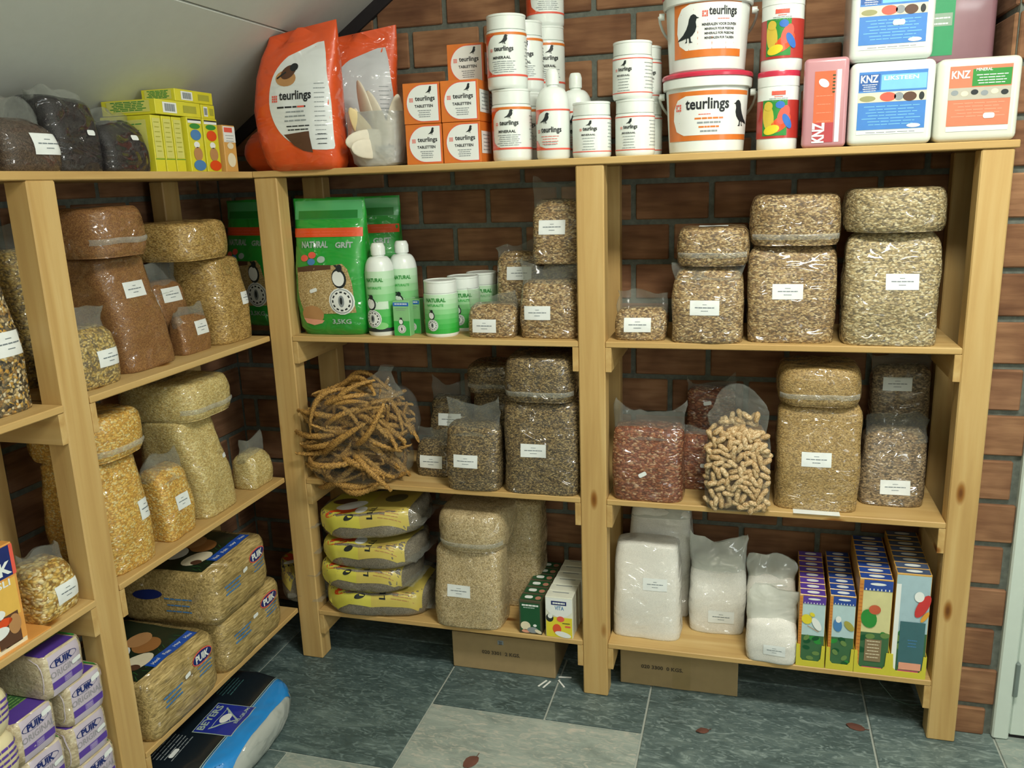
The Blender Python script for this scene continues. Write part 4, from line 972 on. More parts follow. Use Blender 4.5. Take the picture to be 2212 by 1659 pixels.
def green_bag(label, loc, rz, seed, full=True):
    rings = [(0, .094, .048, 0, .07, 4), (.02, .104, .062, 0, .07, 4), (.10, .108, .068, 0, .07, 4), (.19, .108, .064, 0, .07, 3.6), (.26, .106, .046, 0, .07, 3.2), (.31, .108, .024, 0, .068, 3), (.352, .109, .009, 0, .066, 3), (.376, .109, .003, 0, .064, 3)]
    R = []
    for a, b in zip(rings, rings[1:]):
        for k in range(3): f = k/3; R.append(tuple(a[i]+(b[i]-a[i])*f for i in range(6)))
    R.append(rings[-1]); t, me = ring_sack('green_bag', label, loc, R, GFILM, seed, .003, rz, 'bag', 'green pigeon product bags')
    fn = f_proj(me, (0, 0, 0), (1, 0, 0), (0, 0, 1), (0, -1, 0)); P = Print()
    P.rect(.0, .345, .205, .050, SAGE, 0); P.rect(.0, .332, .18, .022, plain('deep_green_print', '#147A2C', .3, .5), 1)
    P.rect(.0, .284, .205, .024, RORANGE, 1); P.lines(0, .286, .18, 2, .008, PINK, 2, .0015)
    P.text('NATURAL', -.032, .252, .018, SILV, 2, w=.080, bold=.04); P.text('GRIT', .055, .250, .016, SILV, 2, w=.050, bold=.04)
    for x, z, m in ((-.062, .216, PINK), (-.038, .224, PINK), (-.040, .206, YBLUE), (-.010, .212, SILV)): P.ell(x, z, .012, .009, m, 2)
    P.poly([(-.088, .190), (-.04, .196), (.02, .196), (.052, .200), (.068, .186), (.078, .15), (.084, .066), (-.022, .062), (-.075, .066), (-.088, .12)], GRIT, 1)
    P.poly([(-.087, .190), (-.04, .197), (.02, .197), (.02, .186), (-.086, .178)], BROWNP, 2)
    nat_mark(P, .046, .098, .125, 3); P.ell(-.046, .060, .034, .026, TANP, 3); P.poly([(-.078, .050), (-.012, .044), (-.02, .036), (-.045, .030), (-.07, .036)], SALMON, 4)
    P.text('3,5KG', .040, .040, .016, SILV, 2, w=.056, bold=.03); P.rect(-.036, .128, .024, .010, PAPER, 6, .3, r=.004)
    P.build('front_print', fn, t, .014, base=.0012); return t
green_bag('green product bag with a red band beside the corner post', (.182, .010, T2), 0, 41)
green_bag('green product bag hidden behind the front green bag', (.235, .150, T2), .25, 42)
green_bag('green product bag standing in the dark corner', (-.165, .150, T2), -.25, 43)
def lab_green(r, z0, z1, black=False):
    def d(P):
        n = 8; H = z1-z0; W = r*5.0; cols = ['#2FA83C', '#3CB048', '#52B95A', '#6BC270', '#86CC88', '#A0D6A0', '#B4DEB4', '#C2E4C2']
        for k in range(n): P.rect(0, z0+H*(k+.5)/n, W, H/n+.0002, plain('fading_green_%d' % k, cols[k], .35, .3, .02), 0)
        P.text('NATURAL', .0, z1-H*.14, .011, GREENC, 2, w=r*1.25, bold=.04); P.text('NATURALITE', -.002, z1-H*.27, .007, MGREEN, 2, w=r*1.05, bold=.02)
        if black: P.rect(0, z0+H*.03, W, H*.06, DARKP, 1); P.ell(.012, z0+H*.1, .02, .010, LGREEN, 2); P.rect(.012, z0+H*.44, r*1.2, H*.13, plain('mint_print', '#CFE8D0', .4, .2), 1)
        nat_mark(P, -.010, z0+H*.22, H*.50, 3)
    return d
nb = bottle('front tall white bottle with green label beside the green bag', (.325, .062, T2), lab_green(.040, .012, .178, True), r=.040, hs=.172, h=.253, rn=.017, group='tall white bottles with green labels')
dup(nb, (.366, .130, T2), .3, 'tall white bottle with green label behind the front one')
def gjar(label, loc, rz=0):
    r, h = .046, .152; t = jar_body(r, h, .034, label=label, loc=loc, group='white jars with green labels', rz=rz); P = Print(); lab_green(r, .010, .116)(P); P.build('wrap_label', f_cyl(r), t, .012); return t
g0 = gjar('front white jar with green label, upper left shelf', (.502, .062, T2))
dup(g0, (.535, .158, T2), .2, 'second white jar with green label behind the front one'); dup(g0, (.560, .252, T2), .3, 'rearmost white jar with green label')
t = thing('small_box', 'small pale green box between the bottles and jars', 'box', (.396, .030, T2), 0, 'small pale green boxes')
obj('carton', tomesh(box_bm(-.024, .024, 0, .03, 0, .096, .001), 'carton', 30), plain('pale_green_box', '#8CC98A', .4, .2), t)
P = Print(); P.rect(0, .088, .046, .010, BLUE, 0); P.lines(0, .089, .04, 1, .01, PAPER, 1, .003); P.lines(0, .077, .036, 2, .005, GREYP, 1, .001); P.rect(0, .022, .046, .04, MGREEN, 0); nat_mark(P, 0, .020, .040, 2); P.build('front_print', f_front(0), t, .04)
dup(t, (.412, .068, T2), 0, 'second small pale green box right behind the first')

# ================================================================== small boxes on the bottom shelves
ORD = ['', 'second', 'third', 'fourth', 'fifth', 'sixth', 'seventh', 'eighth']
def stick_box(name, label, loc, w, h, d, base, design, rz=0, group=None, top=None):
    t = thing(name, label, 'box', loc, rz, group); obj('carton', tomesh(box_bm(-w/2, w/2, 0, d, 0, h, .0008), 'carton', 30), base, t)
    P = Print(); design(P, w, h); P.build('front_print', f_front(0), t, .05)
    if top:
        P = Print(); top(P, w, d); P.build('top_print', f_top(h), t, .05)
    return t
def d_dg(P, w, h):
    P.rect(0, h*.5, w*.86, h*.86, DKG, 0); P.lines(0, h*.86, w*.74, 1, .01, PAPER, 1, .005, jit=0); P.lines(-w*.05, h*.79, w*.55, 1, .01, SILV, 1, .003); P.ell(-w*.22, h*.24, w*.22, h*.13, CREAMP, 1); P.ell(w*.1, h*.13, w*.25, h*.09, GREYP, 2); P.ell(w*.34, h*.10, w*.16, h*.05, CREAMP, 3, -.4); P.ell(w*.2, h*.27, w*.08, h*.04, PAPER, 2); P.ell(-w*.2, h*.08, w*.2, h*.05, SALMON, 1)
def t_dg(P, w, d): P.rect(0, d*.5, w*.9, d*.78, DKG, 0); P.rect(-w*.12, d*.5, w*.36, d*.42, PAPER, 1, r=d*.18); P.ell(w*.30, d*.45, w*.13, d*.25, plain('dusky_rose_print', '#B9806A', .5), 1)
dg = stick_box('small_box', 'front dark green box of the row on the bottom left shelf', (.742, .004, T4), .066, .104, .040, plain('olive_border', '#4E4A34', .45, .2), d_dg, group='dark green boxes in a row', top=t_dg)
for k in range(1, 6): dup(dg, (.742+.001*k, .004+.0425*k, T4), 0, 'dark green box, %s from the front of its row' % ORD[k])
def d_wy(P, w, h):
    P.rect(0, h*.26, w*.96, h*.50, YEL, 0); P.poly([(-w*.48, h*.98), (-w*.48, h*.70), (-w*.36, h*.60), (-w*.1, h*.52), (w*.1, h*.50), (w*.34, h*.57), (w*.48, h*.66), (w*.48, h*.98)], PAPER, 1)
    P.rect(0, h*.86, w*.56, h*.10, NAVY, 2); P.lines(0, h*.86, w*.46, 1, .01, PAPER, 3, h*.04, jit=0); P.text('VITA', w*.02, h*.74, h*.10, YBLUE, 2, w=w*.34); P.ell(-w*.34, h*.48, w*.14, h*.10, DARKP, 2); P.ell(-w*.32, h*.53, w*.09, h*.06, PAPER, 3); P.ell(w*.06, h*.47, w*.14, h*.07, PINK, 2)
    P.ell(-w*.08, h*.22, w*.16, h*.12, RORANGE, 2); P.ell(w*.14, h*.09, w*.30, h*.07, PAPER, 3, -.2); P.rect(w*.32, h*.29, w*.2, h*.04, PINK, 2); P.lines(w*.26, h*.37, w*.3, 1, .01, DARKP, 2, h*.02)
def t_wy(P, w, d): P.rect(0, d*.78, w*.6, d*.10, GREYP, 0)
wy = stick_box('small_box', 'front white and yellow box beside the middle post', (.826, .002, T4), .078, .124, .038, plain('white_yellow_carton', '#E6E8D6', .4, .2), d_wy, group='white and yellow boxes in a row', top=t_wy)
for k in range(1, 6): dup(wy, (.826+.0012*k, .002+.0405*k, T4), 0, 'white and yellow box, %s from the front of its row' % ORD[k])

def leafy(P, x, y, w, h, rng, lay):
    for k in range(9): P.ell(x+rng.uniform(-.4, .4)*w, y+rng.uniform(.05, .9)*h, w*.16, h*.07, (GREENC, DKG, plain('moss_print', '#6A8A4A', .5))[k % 3], lay+(k % 3), rng.uniform(-1, 1))
def mk_bird(kind):
    def d(P, w, h):
        rng = random.Random(kind); skyc = (plain('sky_print', '#B8D4D6', .4), plain('sky_print', '#B8D4D6', .4), plain('straw_sky_print', '#D8D49A', .4), plain('blue_sky_print', '#A9C6CE', .4))[kind]
        band = (PURP, plain('royal_blue_print', '#2B4C9E', .4), plain('royal_blue_print', '#2B4C9E', .4), None)[kind]; edge = plain('terracotta_print', '#D08A3A', .5)
        P.rect(0, h*.5, w*.97, h*.97, skyc, 0); P.rect(0, h*.22, w*.97, h*.42, plain('foliage_print', '#3E6A44', .5), 1); leafy(P, 0, h*.05, w*.9, h*.42, rng, 2)
        if kind < 3:
            P.rect(-w*.44, h*.5, w*.12, h*.97, edge, 5); P.lines(-w*.44, h*.94, w*.1, 22, h*.04, plain('rust_print', '#B05A34', .5), 6, h*.006, jit=0)
            P.rect(w*.06, h*.935, w*.86, h*.11, band, 5); P.ell(w*.05, h*.95, w*.24, h*.014, PAPER, 6)
            for k in range(7): P.rect(-w*.3+k*w*.115, h*.892, w*.03, h*.02, PAPER, 6)
        if kind == 0: P.ell(-w*.2, h*.66, w*.20, h*.07, YEL, 6, .5); P.ell(w*.0, h*.73, w*.08, h*.035, YEL, 6, .9); P.ell(w*.18, h*.60, w*.14, h*.10, PAPER, 7, .5); P.rect(w*.05, h*.53, w*.5, h*.008, TANP, 6, -.5)
        if kind == 1: P.ell(-w*.16, h*.60, w*.17, h*.09, YBLUE, 6, .1); P.ell(-w*.14, h*.68, w*.11, h*.045, PAPER, 7); P.ell(w*.28, h*.60, w*.14, h*.08, plain('khaki_print', '#A8A24A', .5), 6, .7)
        if kind == 2: P.ell(-w*.16, h*.58, w*.24, h*.10, GREENC, 6, .2); P.ell(w*.0, h*.68, w*.18, h*.05, plain('rosy_print', '#C8603E', .5), 7); P.rect(w*.02, h*.24, w*.5, h*.24, plain('seed_picture', '#8A7656', .6), 6); P.lines(w*.02, h*.34, w*.44, 6, h*.035, CREAMP, 7, h*.008)
        if kind == 3: P.rect(-w*.42, h*.45, w*.14, h*.9, PAPER, 5); P.ell(w*.30, h*.70, w*.16, h*.12, plain('scarlet_print', '#CC3A38', .4), 6, -.4); P.ell(w*.18, h*.79, w*.14, h*.05, PAPER, 7); P.ell(w*.38, h*.60, w*.07, h*.06, plain('gold_print', '#E0A23A', .4), 7, -.5); P.rect(w*.06, h*.32, w*.72, h*.44, plain('teal_print', '#3E6A70', .3, .6), 5); P.rect(w*.06, h*.10, w*.64, h*.07, SALMON, 6); P.lines(w*.08, h*.36, w*.3, 3, h*.03, YBLUE, 6, h*.008)
        P.rect(w*.02, h*.045, w*.6, h*.03, plain('magenta_print', '#B8506E', .4), 6)
    return d
def t_bird(kind):
    def f(P, w, d): P.rect(0, d*.5, w*.94, d*.9, (PURP, plain('royal_blue_print', '#2B4C9E', .4), plain('royal_blue_print', '#2B4C9E', .4), plain('slate_blue_print', '#4A5A78', .4))[kind], 0); P.ell(w*.02, d*.5, w*.24, d*.24, PAPER, 1)
    return f
TRAY = plain('yellow_tray', '#CFC63C', .45, .2, .03); KN = ('canary', 'budgerigar', 'lovebird', 'parrot')
for kind, (x, w, h) in enumerate(((1.494, .064, .202), (1.566, .062, .208), (1.641, .078, .262), (1.726, .080, .284))):
    b = stick_box('treat_box', 'front box of the %s treat row in its yellow tray' % KN[kind], (x, .006, T4+.003), w, h-.003, .030, plain('amber_carton', '#D2A24A', .45, .2), mk_bird(kind), group='%s treat boxes' % KN[kind], top=t_bird(kind))
    for k in range(1, 8): dup(b, (x+.001*k, .006+.0335*k, T4+.003), 0, '%s treat box, %s from the front of its row' % (KN[kind], ORD[k]))
    t = thing('display_tray', 'yellow display tray holding the %s treat boxes' % KN[kind], 'tray', (x, .0, T4)); ww = w/2+.003
    bm = bmesh.new(); pts = [(-ww, 0), (ww, 0), (ww, .062), (ww-.008, .062), (ww-.010, .024), (ww-.016, .016), (-ww+.016, .016), (-ww+.010, .024), (-ww+.008, .062), (-ww, .062)]
    f = bm.faces.new([bm.verts.new((a, .0015, b_)) for a, b_ in pts]); g = bmesh.ops.extrude_face_region(bm, geom=[f])
    for v in g['geom']:
        if isinstance(v, bmesh.types.BMVert): v.co.y += .0022
    bmesh.ops.recalc_face_normals(bm, faces=bm.faces[:]); obj('tray_front', tomesh(bm, 'tray_front', 30), TRAY, t)
    obj('tray_base', tomesh(box_bm(-ww, ww, .003, .285, .0004, .0022, 0), 'tray_base', 30), TRAY, t)
    for s in (-1, 1):
        bm = bmesh.new(); f = bm.faces.new([bm.verts.new((s*(ww-.0012), y, z)) for y, z in ((.003, 0), (.285, 0), (.285, .10), (.10, .09), (.003, .062))]); g = bmesh.ops.extrude_face_region(bm, geom=[f])
        for v in g['geom']:
            if isinstance(v, bmesh.types.BMVert): v.co.x += s*.001
        bmesh.ops.recalc_face_normals(bm, faces=bm.faces[:]); obj('tray_side', tomesh(bm, 'tray_side', 30), TRAY, t)

# ================================================================== yellow litter sacks
BEIGE = grain('beige_litter', ['#8A8270', '#7A7262', '#9A927E', '#6C6658'], .0022, (1, 1, 1), gap=.25, coat=1)
YSACK = plain('yellow_sack_print', '#CDBB5C', .35, .6, .06); YS2 = plain('bright_yellow_print', '#D2CC52', .35, .6, .05)
def ysack(label, loc, rz, w, d, h, seed, tilt=(0, 0), vis=1.0):
    t = thing('litter_sack', label, 'sack', loc, rz, 'stacked yellow litter sacks'); t.rotation_euler = (tilt[0], tilt[1], rz)
    R = []
    for k in range(13):
        a = -PI/2+PI*k/12; s = max(.0, math.cos(a))**.35 if 0 < k < 12 else 0
        R.append((h/2+h/2*math.sin(a)*(.9+.1*s), w/2*(.78+.22*s), d/2*(.84+.16*s), 0, d/2, 3.0))
    bm = rings_bm(R, 48, seed, .005)
    me = tomesh(bm, 'sack', 80); obj('sack', me, BEIGE, t)
    fn = f_proj(me, (0, d*.35, h*.6), (1, 0, 0), (0, .8, .6), (0, -.6, .8)); P = Print(); y0, y1 = -d*.31*vis, d*.42
    P.poly([(-w*.45, y0-.004), (-w*.2, y0+.004), (0, y0), (0, y1), (-w*.42, y1)], YS2, 0); P.poly([(0, y0), (w*.2, y0+.006), (w*.42, y0+.012), (w*.44, y1-.02), (w*.36, y1), (0, y1)], YSACK, 0)
    P.ell(-w*.16, y0+.085, w*.14, .024, PAPER, 2, .35); P.ell(-w*.02, y0+.055, w*.055, .022, PAPER, 2, .6); P.ell(-w*.20, y0+.050, w*.16, .016, RORANGE, 1, .25); P.ell(-w*.1, y0+.022, w*.05, .006, DARKP, 2, .3); P.ell(-w*.28, y0+.115, w*.12, .02, BROWNP, 1)
    for k in range(4): P.rect(w*.10, y0+.020+k*.013, w*.055, .004, DARKP, 2, .1*(k % 2)); P.rect(w*.12, y0+.024+k*.013, .003, .008, DARKP, 2)
    P.lines(w*.27, y0+.05, w*.2, 5, .007, TANP, 1, .0018); P.ell(w*.22, y0+.125, w*.11, .024, plain('dim_oval_print', '#5A5638', .5), 2)
    P.build('printed_panel', fn, t, .018, base=.0012)
    # clear sealed rims at both ends
    for s in (-1, 1):
        bm = bmesh.new(); rows = []
        for j in range(4):
            rows.append([bm.verts.new((s*(w*.47+.011*j), d*.06+d*.88*k/14, h*.42+noise.noise(Vector((k*.6, j, seed+s)))*.010)) for k in range(15)])
        for a, b in zip(rows, rows[1:]):
            for k in range(14): bm.faces.new((a[k], a[k+1], b[k+1], b[k]))
        obj('sealed_rim', tomesh(bm, 'sealed_rim', 80), FILM, t, 'clear sealed rim of the sack')
    return t
ysack('lowest yellow litter sack of the stack, widest', (.255, -.010, T4), .10, .345, .26, .082, 51)
ysack('second yellow litter sack from the bottom of the stack', (.220, -.022, T4+.084), .0, .300, .25, .074, 52)
ysack('third yellow litter sack from the bottom, folded corner', (.232, -.020, T4+.160), -.04, .312, .25, .076, 53, (0, -.03))
ysack('topmost yellow litter sack of the stack, tipped to the left', (.245, -.012, T4+.252), .02, .330, .25, .082, 54, (0, -.10))
ysack('rolled yellow litter sack leaning beside the straw bales', (-.10, .085, T4), -1.0, .22, .20, .10, 55)

# ================================================================== hay bales in printed film, left unit
def straw(name, cols, k=1.0):
    t = NT(name); cs = []
    for i, r in enumerate(((0, 0, .5), (.5, .4, -.7), (.9, -.5, 1.4))):
        nz = t.n('ShaderNodeTexNoise'); nz.inputs['Scale'].default_value = 1; nz.inputs['Detail'].default_value = 3; nz.inputs['Distortion'].default_value = .7
        t.l(t.coords((22*k, 170*k, 170*k), rand=True, rot=r), nz.inputs['Vector']); cs.append(nz.outputs[0])
    m = t.n('ShaderNodeMath', operation='MAXIMUM'); t.l(cs[0], m.inputs[0]); t.l(cs[1], m.inputs[1]); m2 = t.n('ShaderNodeMath', operation='MAXIMUM'); t.l(m.outputs[0], m2.inputs[0]); t.l(cs[2], m2.inputs[1])
    c = t.ramp(m2.outputs[0], [(.42, cols[0]), (.55, cols[1]), (.66, cols[2]), (.78, cols[3])]); t.set(Base_Color=c, Roughness=.7, Normal=t.bump(m2.outputs[0], .7, .003)); film_coat(t, .8, .16); return t.m
HAY = straw('hay', ('#77643A', '#A08A52', '#BFA66C', '#D4BF88')); SHAV = straw('wood_shavings', ('#A89878', '#BFB090', '#D0C4A6', '#DCD2B8'), .8)
def puik(P, x, y, w, h, lay=2, rot=0):
    P.ell(x, y, w*.5, h*.62, PINK, lay, rot); P.ell(x, y, w*.47, h*.52, NAVY, lay+1, rot); P.text('PUIK', x, y, h*.66, PAPER, lay+2, w=w*.66, bold=.04, rot=rot)
def hay_bale(label, loc, rz, w, d, h, seed, tilt=(0, 0), flip=0):
    t = thing('hay_bale', label, 'bale', loc, rz, 'hay bales in printed film'); t.rotation_euler = (tilt[0], tilt[1], rz); R = []
    for k in range(11):
        f = k/10; s = 1-.045*abs(2*f-1)**7; R.append((h*f, w/2*s, d/2*s, 0, d/2, 13))
    me = tomesh(rings_bm(R, 64, seed, .004), 'bale_body', 80); obj('bale_body', me, HAY, t)
    fn = f_proj(me, (0, d*.5, h), (1, 0, 0), (0, 1, 0), (0, -.12, 1)); P = Print(); y0, y1 = -d*.36, d*.46
    P.poly([(-w*.44, y0), (w*.42, y0), (w*.46, y1), (-w*.46, y1)], plain('dark_meadow_print', '#1A2A1C', .35, .5), 0)
    P.ell(-w*.18, y0+d*.20, w*.17, d*.10, CREAMP, 2, -.3); P.ell(-w*.26, y0+d*.16, w*.05, d*.05, BROWNP, 3); P.ell(w*.10, y0+d*.30, w*.15, d*.12, plain('fur_print', '#A4703C', .5), 2, .5); P.ell(w*.16, y0+d*.42, w*.14, d*.10, TANP, 3, .1); P.ell(-w*.1, y0+d*.46, w*.15, d*.11, PAPER, 2, .5); P.ell(-w*.22, y0+d*.54, w*.05, d*.03, DARKP, 3)
    for k in range(26): P.rect(-w*.40+(k%13)*w*.065, y0+d*(.04+.05*(k%3)), w*.07, .0022, plain('grass_print', '#2F5A2C', .5), 1, .9+.3*(k%4))
    P.rect(w*.10, y0+.012, w*.62, .030, plain('bright_blue_print', '#1A55BE', .35, .4), 4)
    for k, s in enumerate(('Hooi', 'Foin', 'Hay', 'Heu')): P.text(s, -w*.13+k*w*.155, y0+.012, .011, PAPER, 5, w=w*.09, bold=.02)
    P.build('top_print', fn, t, .018, base=.0012)
    fn = f_proj(me, (0, 0, 0), (1, 0, 0), (0, 0, 1), (0, -1, 0)); P = Print(); puik(P, w*.26, h*.76, w*.30, h*.20, 2); P.rect(w*.02, h*.66, .022, .011, PAPER, 3, .1, r=.004)
    P.lines(w*.28, h*.60, w*.24, 3, h*.07, YBLUE, 1, .0035); P.lines(-w*.20, h*.62, w*.30, 3, h*.08, YBLUE, 1, .005); P.build('front_print', fn, t, .018, base=.0012)
    fn = f_proj(me, (-w/2, d*.5, 0), (0, -1, 0), (0, 0, 1), (-1, 0, 0)); P = Print(); P.ell(-.05, h*.55, .045, .014, NAVY, 1, .1); P.lines(.04, h*.5, .09, 3, h*.12, YBLUE, 1, .004); P.build('end_print', fn, t, .02, base=.0012)
    return t
hay_bale('hay bale nearest the left post, animal picture on top', (.006, -.535, T4), LZ, .262, .29, .152, 61)
hay_bale('hay bale farther along the shelf, under the upper one', (.006, -.232, T4), LZ, .292, .29, .148, 62)
hay_bale('hay bale lying on top, its dark picture in shade', (.008, -.262, T4+.157), LZ+.05, .275, .30, .145, 63)

# wood-shaving packs, left bay
LILAC = plain('lilac_film', '#C4BAC8', .3, .6, .03)
def shav_pack(label, loc, seed, w=.104, h=.084, rz=LZ, d=.24):
    t = thing('shavings_pack', label, 'pack', loc, rz, 'purple and white wood-shaving packs'); R = []
    for k in range(9): f = k/8; s = 1-.035*(2*f-1)**6; R.append((h*f, w/2*s, d/2*s, 0, d/2, 13))
    me = tomesh(rings_bm(R, 56, seed, .0022), 'pack_body', 80); obj('pack_body', me, SHAV, t)
    fn = f_proj(me, (0, 0, 0), (1, 0, 0), (0, 0, 1), (0, -1, 0)); P = Print(); P.rect(0, h*.5, w*.97, h*.96, LILAC, 0)
    P.ell(-.004, h*.76, w*.33, h*.11, NAVY, 1); P.ell(-.004, h*.76, w*.31, h*.095, LILAC, 2); P.text('PUIK', -.004, h*.76, h*.16, NAVY, 3, w=w*.42, bold=.05)
    P.text('ORIGINAL', .0, h*.53, h*.15, plain('grey_lilac_print', '#9C9AA0', .5), 2, w=w*.78, bold=.01); P.rect(.0, h*.28, w*.76, h*.17, PURP, 1); P.rect(0, h*.28, w*.20, h*.14, plain('soft_purple_print', '#8A78BC', .5), 2); P.lines(0, h*.31, w*.16, 3, h*.04, LILAC, 3, .0012)
    P.rect(w*.24, h*(.55 if seed % 2 else .84), .024, .010, WHITE, 5, .1, r=.004)
    P.build('front_print', fn, t, .018, base=.001)
    fn = f_proj(me, (0, 0, h), (1, 0, 0), (0, 1, 0), (0, 0, 1)); P = Print(); P.rect(-.004, .030, w*.80, .044, PURP, 0); P.rect(0, .078, w*.80, .05, plain('grass_green_print', '#3E6A3C', .5), 0); P.lines(0, .09, w*.7, 5, .009, plain('fresh_green_print', '#7AA85A', .5), 1, .003); P.rect(w*.43, .03, w*.05, .05, GREENC, 1); P.build('top_print', fn, t, .018, base=.001)
    return t
nm = ['bottom', 'second from bottom', 'third from bottom', 'topmost']
for k in range(4): shav_pack('purple shaving pack, %s in the column beside the post' % nm[k], ((-.004, -.006, -.006, -.004)[k], (-.822, -.828, -.822, -.862)[k], T4+.0025+.093*k), 70+k, h=.090)
for k in range(3): shav_pack('purple shaving pack, %s in the column left of the nearer one' % nm[k], (-.012, (-.930, -.938, -.945)[k], T4+.0025+.093*k), 80+k, h=.090, w=.1)
# cream sacks at the far left
CRM = glossy('cream_film', '#DDD2A8')
for k in range(4):
    t, me = ring_sack('cream_pack', 'cream wrapped shaving pack at the left picture edge, %s' % nm[k], (.004, -1.055, T4+.0015+.094*k), [(.092*i/8, .066*(1-.12*(2*i/8-1)**4), .12*(1-.08*(2*i/8-1)**4), 0, .12, 5) for i in range(9)], CRM, 90+k, .003, LZ, 'pack', 'cream shaving packs')
    P = Print(); P.lines(.02, .07, .08, 4, .012, PURP, 1, .005); P.build('front_print', f_proj(me, (0, 0, 0), (1, 0, 0), (0, 0, 1), (0, -1, 0)), t, .02, base=.001)
# orange feed box
OB = plain('orange_carton', '#E2A050', .45, .2)
t = thing('feed_box', 'orange and blue feed box at the left picture edge', 'box', (-.012, -.985, T3), LZ)
obj('carton', tomesh(box_bm(-.058, .058, 0, .07, 0, .205, .001), 'carton', 30), OB, t)
P = Print(); P.rect(0, .172, .112, .060, NAVY, 0); P.rect(.054, .172, .008, .060, PINK, 1); P.text('PUIK', .006, .160, .026, PAPER, 2, w=.085, bold=.04); P.rect(-.002, .100, .108, .075, plain('yellow_orange_print', '#E8BC58', .45), 0); P.text('MUESLI', 0, .132, .014, PAPER, 2, w=.08)
P.rect(.020, .040, .050, .062, BROWNP, 1); P.ell(-.008, .078, .026, .012, PAPER, 3); P.ell(.0, .060, .030, .010, RORANGE, 3); P.ell(-.004, .044, .024, .012, PAPER, 4); P.ell(.034, .048, .014, .02, TANP, 3); P.rect(0, .006, .11, .010, CREAMP, 1); P.build('front_print', f_front(0), t, .04)
box('orange_tray', -.16, -.004, -1.10, -.880, T3+.0002, T3+.0022, OB, None, bev=0); o = COL.objects[-1]; o['label'] = 'thin orange tray under the feed box'; o['category'] = 'tray'

# ================================================================== under the shelves and on the floor
CARD = plain('cardboard', '#A08A62', .8, 0, .08)
def carton(label, x0, x1, y0, h, txt, tx):
    t = thing('cardboard_box', label, 'box', ((x0+x1)/2, y0, .0005), 0, 'cardboard boxes on the floor'); w = x1-x0
    obj('carton', tomesh(box_bm(-w/2, w/2, 0, .20, 0, h, .002), 'carton', 30), CARD, t)
    P = Print(); P.text(txt, tx, h*.52, .012, plain('faded_ink', '#4A4030', .7), 1, w=.118, bold=.03)
    if tx > 0-.03: P.rect(tx, h*.83, .018, .014, GREYP, 1); P.lines(tx, h*.85, .012, 3, .004, BLACK, 2, .002)
    else: P.rect(w*.03, h*.5, .05, h*.98, plain('brown_tape', '#9A8458', .35, .5), 0)
    P.build('printed_marks', f_front(0), t, .05)
    o = obj('flap', tomesh(box_bm(-w/2+.002, w/2-.002, 0, .002, -.0015, .0, 0), 'flap', 30), CARD, t); o.location = (0, .0, h)
carton('cardboard box under the bottom shelf of the left bay', .483, .800, .050, .118, '020 3301  2 KGS.', -.006)
carton('cardboard box under the bottom shelf of the right bay', .987, 1.315, .076, .118, '020 3300  0 KGS.', -.045)
TIE = plain('white_twist_tie', '#F0F2EC', .5)
for i, (x, y, a, l) in enumerate(((.768, .020, 1.1, 'leftmost white twist tie by the box corner'), (.782, .015, 1.2, 'white twist tie beside the leftmost one'), (.822, .030, -.9, 'white twist tie pointing towards the post'), (.826, .062, .15, 'white twist tie lying beside the box side'))):
    o = box('twist_tie', -.019, .019, -.0024, .0024, 0, .0014, TIE, None, bev=0, label=l); o['category'] = 'twist tie'; o['group'] = 'twist ties on the floor'; o.location = (x, y, .0008+.0014*(i % 2)); o.rotation_euler = (0, 0, a)
LEAF = plain('dry_leaf', '#6A4234', .8, 0, .2)
for i, (x, y, s, a, l) in enumerate(((1.229, -.098, .018, .4, 'small brown leaf on the dark slab below the right bay'), (1.616, .008, .024, -.3, 'larger brown leaf near the right post'), (.672, -.352, .026, 1.2, 'brown leaf on the pale slab at the picture bottom'))):
    bm = bmesh.new(); n = 12
    c = bm.verts.new((0, 0, .004)); ring = [bm.verts.new((s*math.cos(2*PI*k/n)*(1+.35*noise.noise(Vector((k, i, 3)))), s*.6*math.sin(2*PI*k/n)*(1+.5*noise.noise(Vector((k, i, 7)))), .001+.007*abs(noise.noise(Vector((k*.8, i, 5)))))) for k in range(n)]
    for k in range(n): bm.faces.new((c, ring[k], ring[(k+1) % n]))
    tube_bm([(s*.8, 0, .002), (s*1.4, s*.1, .003)], .0009, 5, bm)
    o = obj('dry_leaf', tomesh(bm, 'dry_leaf', 80), LEAF); o.location = (x, y, .0005); o.rotation_euler = (0, 0, a); o['label'] = l; o['category'] = 'leaf'; o['group'] = 'dry leaves on the floor'
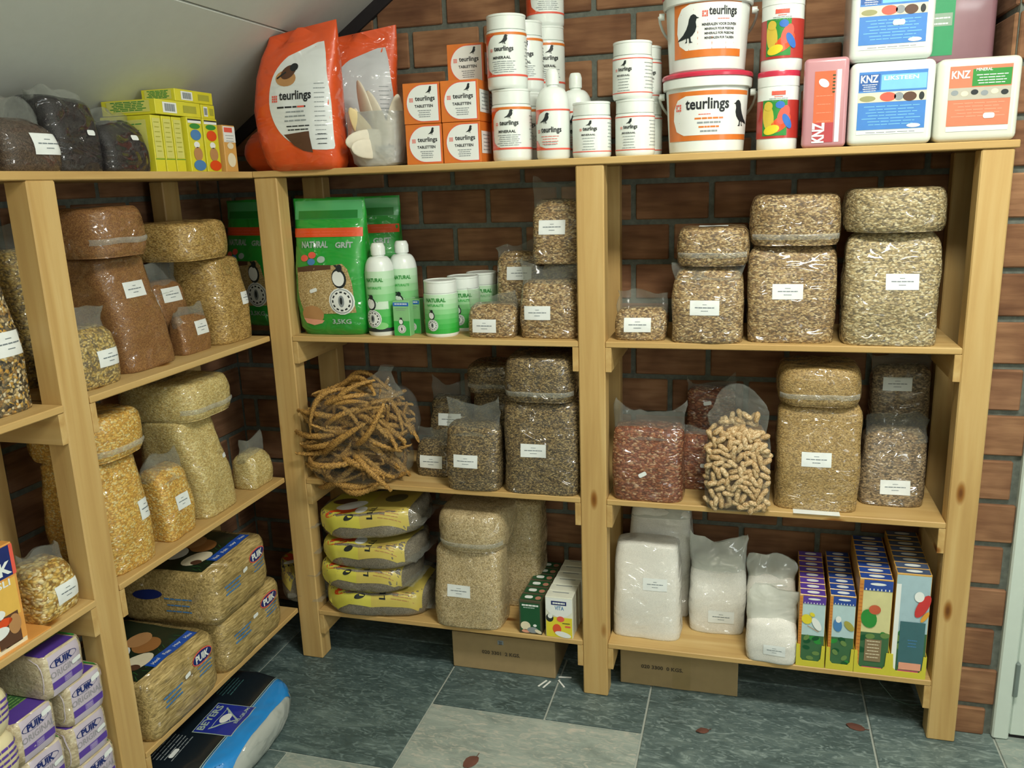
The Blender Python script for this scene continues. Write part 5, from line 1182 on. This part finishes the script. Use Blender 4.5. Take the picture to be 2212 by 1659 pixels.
o = obj('wire', tomesh(tube_bm([(1.66, .30, .10), (1.68, .26, .055), (1.70, .205, .018), (1.73, .155, .003), (1.765, .138, .003), (1.80, .145, .003), (1.83, .17, .003), (1.835, .21, .003)], .0012, 6), 'wire', 80), plain('grey_wire', '#6A8A80', .4)); o['label'] = 'thin grey-green wire looping under the right bay'; o['category'] = 'wire'

# blue sack on the floor
t = thing('feed_sack', 'blue and black grain sack lying on the floor under the left shelves', 'sack', (-.062, -.450, .0005), .06); R = []
for k in range(13):
    a = -PI/2+PI*k/12; s = max(0, math.cos(a))**.5 if 0 < k < 12 else 0; R.append((.045+.045*math.sin(a), .215*(.78+.22*s), .225*(.82+.18*s), 0, 0, 3.6))
me = tomesh(rings_bm(R, 56, 99, .006), 'sack', 80); obj('sack', me, glossy('grey_white_film', '#AEB4AE'), t)
fn = f_proj(me, (0, 0, .09), (0, 1, 0), (-1, 0, 0), (.05, 0, 1)); P = Print()                 # u runs along the wall, v towards the wall
P.rect(0, -.169, .415, .058, plain('azure_film', '#1C86D2', .35, .5, .03), 1); P.rect(0, .032, .418, .344, plain('night_blue_film', '#101C26', .35, .5, .03), 0); P.rect(0, -.137, .418, .0025, SILV, 2); P.rect(0, -.143, .418, .0018, SILV, 2)
P.rect(-.008, -.098, .124, .112, SILV, 3); P.rect(-.008, -.098, .119, .107, plain('royal_sack_print', '#20309A', .35, .4), 4)
P.text('BEYERS', -.008, -.058, .020, SILV, 5, w=.104, bold=.03); P.ell(-.006, -.100, .022, .013, PAPER, 6); P.poly([(-.055, -.078), (-.008, -.138), (.040, -.078), (.034, -.078), (-.008, -.130), (-.048, -.078)], SILV, 5); P.rect(-.008, -.082, .088, .002, SILV, 5); P.rect(.010, -.100, .07, .002, SILV, 5, .6); P.text('BELGIUM', .012, -.136, .010, SILV, 5, w=.070, rot=0)
P.lines(-.130, -.055, .10, 11, -.010, GREYP, 1, .0028, rng=random.Random(4)); P.lines(.128, -.055, .09, 11, -.010, plain('teal_grey_print', '#3E6A6A', .5), 1, .0028, rng=random.Random(5)); P.rect(-.150, -.045, .034, .013, WHITE, 4, 0, r=.005)
for k in range(6): P.ell(-.08+.035*k, .065+.008*(k % 2), .012, .018, plain('lime_print', '#6A8A2A', .5), 2, .4)
P.build('printed_film', fn, t, .011, base=.0018)
